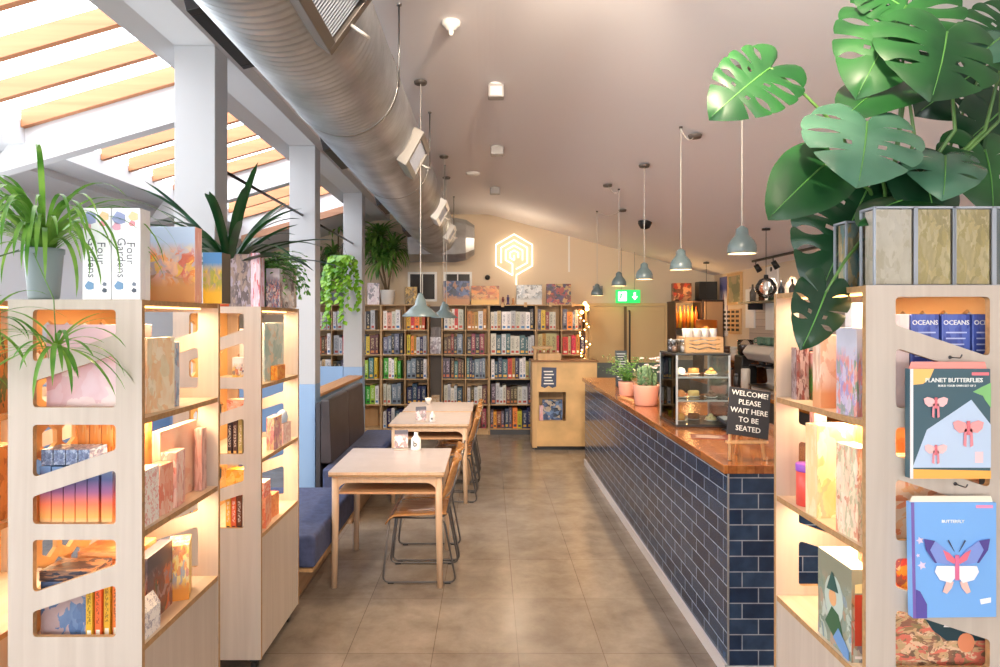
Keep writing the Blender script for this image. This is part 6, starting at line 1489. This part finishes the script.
for j in range(5): q.box((541-VX)*8.82/F+.035+.01*(j%2), (541-VX)*8.82/F+.17-.015*(j%3), -.0045, -.0032, EYE-(388-VY)*8.82/F+.05+j*.04, EYE-(388-VY)*8.82/F+.066+j*.04)
q.build('printed_lines', CHALK, nt_)
bb('game_box', 'dark blue boxed game with a round emblem lying face out in the stand cubby', 'game box', (cub[0][0]+cub[1][0])/2+.015, 8.94, cub[0][1]+.0005, .27, .06, .27, 0, art('space_game', [(50,70,120),(20,24,36),(110,140,190),(220,200,170)], 4, 181))
bb('game_box', 'white and pink boxed game at the left of the stand cubby', 'game box', cub[0][0]+.045, 8.875, cub[0][1]+.0005, .05, .04, .20, 0, art('white_pink', [(240,230,232),(230,150,160),(210,210,226)], 4, 183))
# unseen spotlights above the frame, added as warm fill for the room
for i, (x, y, tx, ty, tz_, en) in enumerate(((.35,2.0,.0,10.0,1.0,150),(.55,1.7,.40,5.4,0,60),(.55,1.0,2.2,10.0,1.3,220),(.1,.9,-.6,7.0,1.2,110))):
    t = thing('added_fill_spotlight', ('added unseen fill spotlight above the aisle aimed at the bookcases','added unseen fill spotlight above the aisle aimed at the floor','added unseen fill spotlight above the counter end aimed along the counter','added unseen fill spotlight near the shop front aimed at the tables')[i], 'spotlight', (x,y,cz(x)-.001))
    d = (Vector((tx,ty,tz_))-Vector((x,y,cz(x)-.16))).normalized()
    q = MB(); q.lathe([(0,-.02),(.05,-.02),(.05,0)], (0,0,0), 18); q.tube([(0,0,-.02),(0,0,-.10)], .008); q.build('mount', SB, t, fix=True)
    q = MB(); q.tube([Vector((0,0,-.12))-d*.06, Vector((0,0,-.12))+d*.05], [.035,.042], 18); q.build('spot_head', SB, t)
    ld = bpy.data.lights.new('fill_spot','SPOT'); ld.energy = en; ld.color = (1,.83,.64); ld.spot_size = math.radians(75); ld.spot_blend = .8; ld.shadow_soft_size = .05
    lo = bpy.data.objects.new('fill_spot', ld); COL.objects.link(lo); lo.parent = t; lo.location = Vector((0,0,-.12))+d*.07; lo.rotation_euler = d.to_track_quat('-Z','Y').to_euler()
# ============================================================ LIGHT AND CAMERA
w = bpy.data.worlds.new('World'); sc.world = w; w.use_nodes = True
bg = w.node_tree.nodes['Background']; bg.inputs[0].default_value = (.93,.97,1,1); bg.inputs[1].default_value = WORLD
def portal(loc, rot, sx, sy):
    ld = bpy.data.lights.new('daylight_portal', 'AREA'); ld.shape = 'RECTANGLE'; ld.size = sx; ld.size_y = sy; ld.cycles.is_portal = True
    lo = bpy.data.objects.new('daylight_portal', ld); COL.objects.link(lo); lo.location = loc; lo.rotation_euler = rot
portal((-1.6, YF, 1.6), (-PI/2, 0, PI), 2.8, 1.7); portal((1.45, YF, 1.6), (-PI/2, 0, PI), 2.9, 1.7)
portal((XL-.02, 1.5, 1.92), (0, -PI/2, 0), 1.45, 6.8)
for ya, yb in SKY: portal((-2.57, (ya+yb)/2, 3.52), (0, math.atan(SL)*-1, 0), 1.4, yb-ya)
cam = bpy.data.cameras.new('Camera'); co = bpy.data.objects.new('Camera', cam); COL.objects.link(co); sc.camera = co
co.location = (0,0,EYE); co.rotation_euler = (PI/2,0,0)
cam.sensor_width = 36; cam.lens = 36*F/1000; cam.shift_x = (500-VX)/1000; cam.shift_y = -(333.5-VY)/1000; cam.clip_start = .05; cam.clip_end = 100
vs_ = sc.view_settings; vs_.view_transform = 'Standard'; vs_.look = 'None'; vs_.gamma = 1; vs_.exposure = EXPO; vs_.use_curve_mapping = False
sc.cycles.max_bounces = 8; sc.cycles.diffuse_bounces = 5; sc.cycles.transparent_max_bounces = 24; sc.cycles.sample_clamp_indirect = 6; sc.cycles.caustics_reflective = False; sc.cycles.caustics_refractive = False
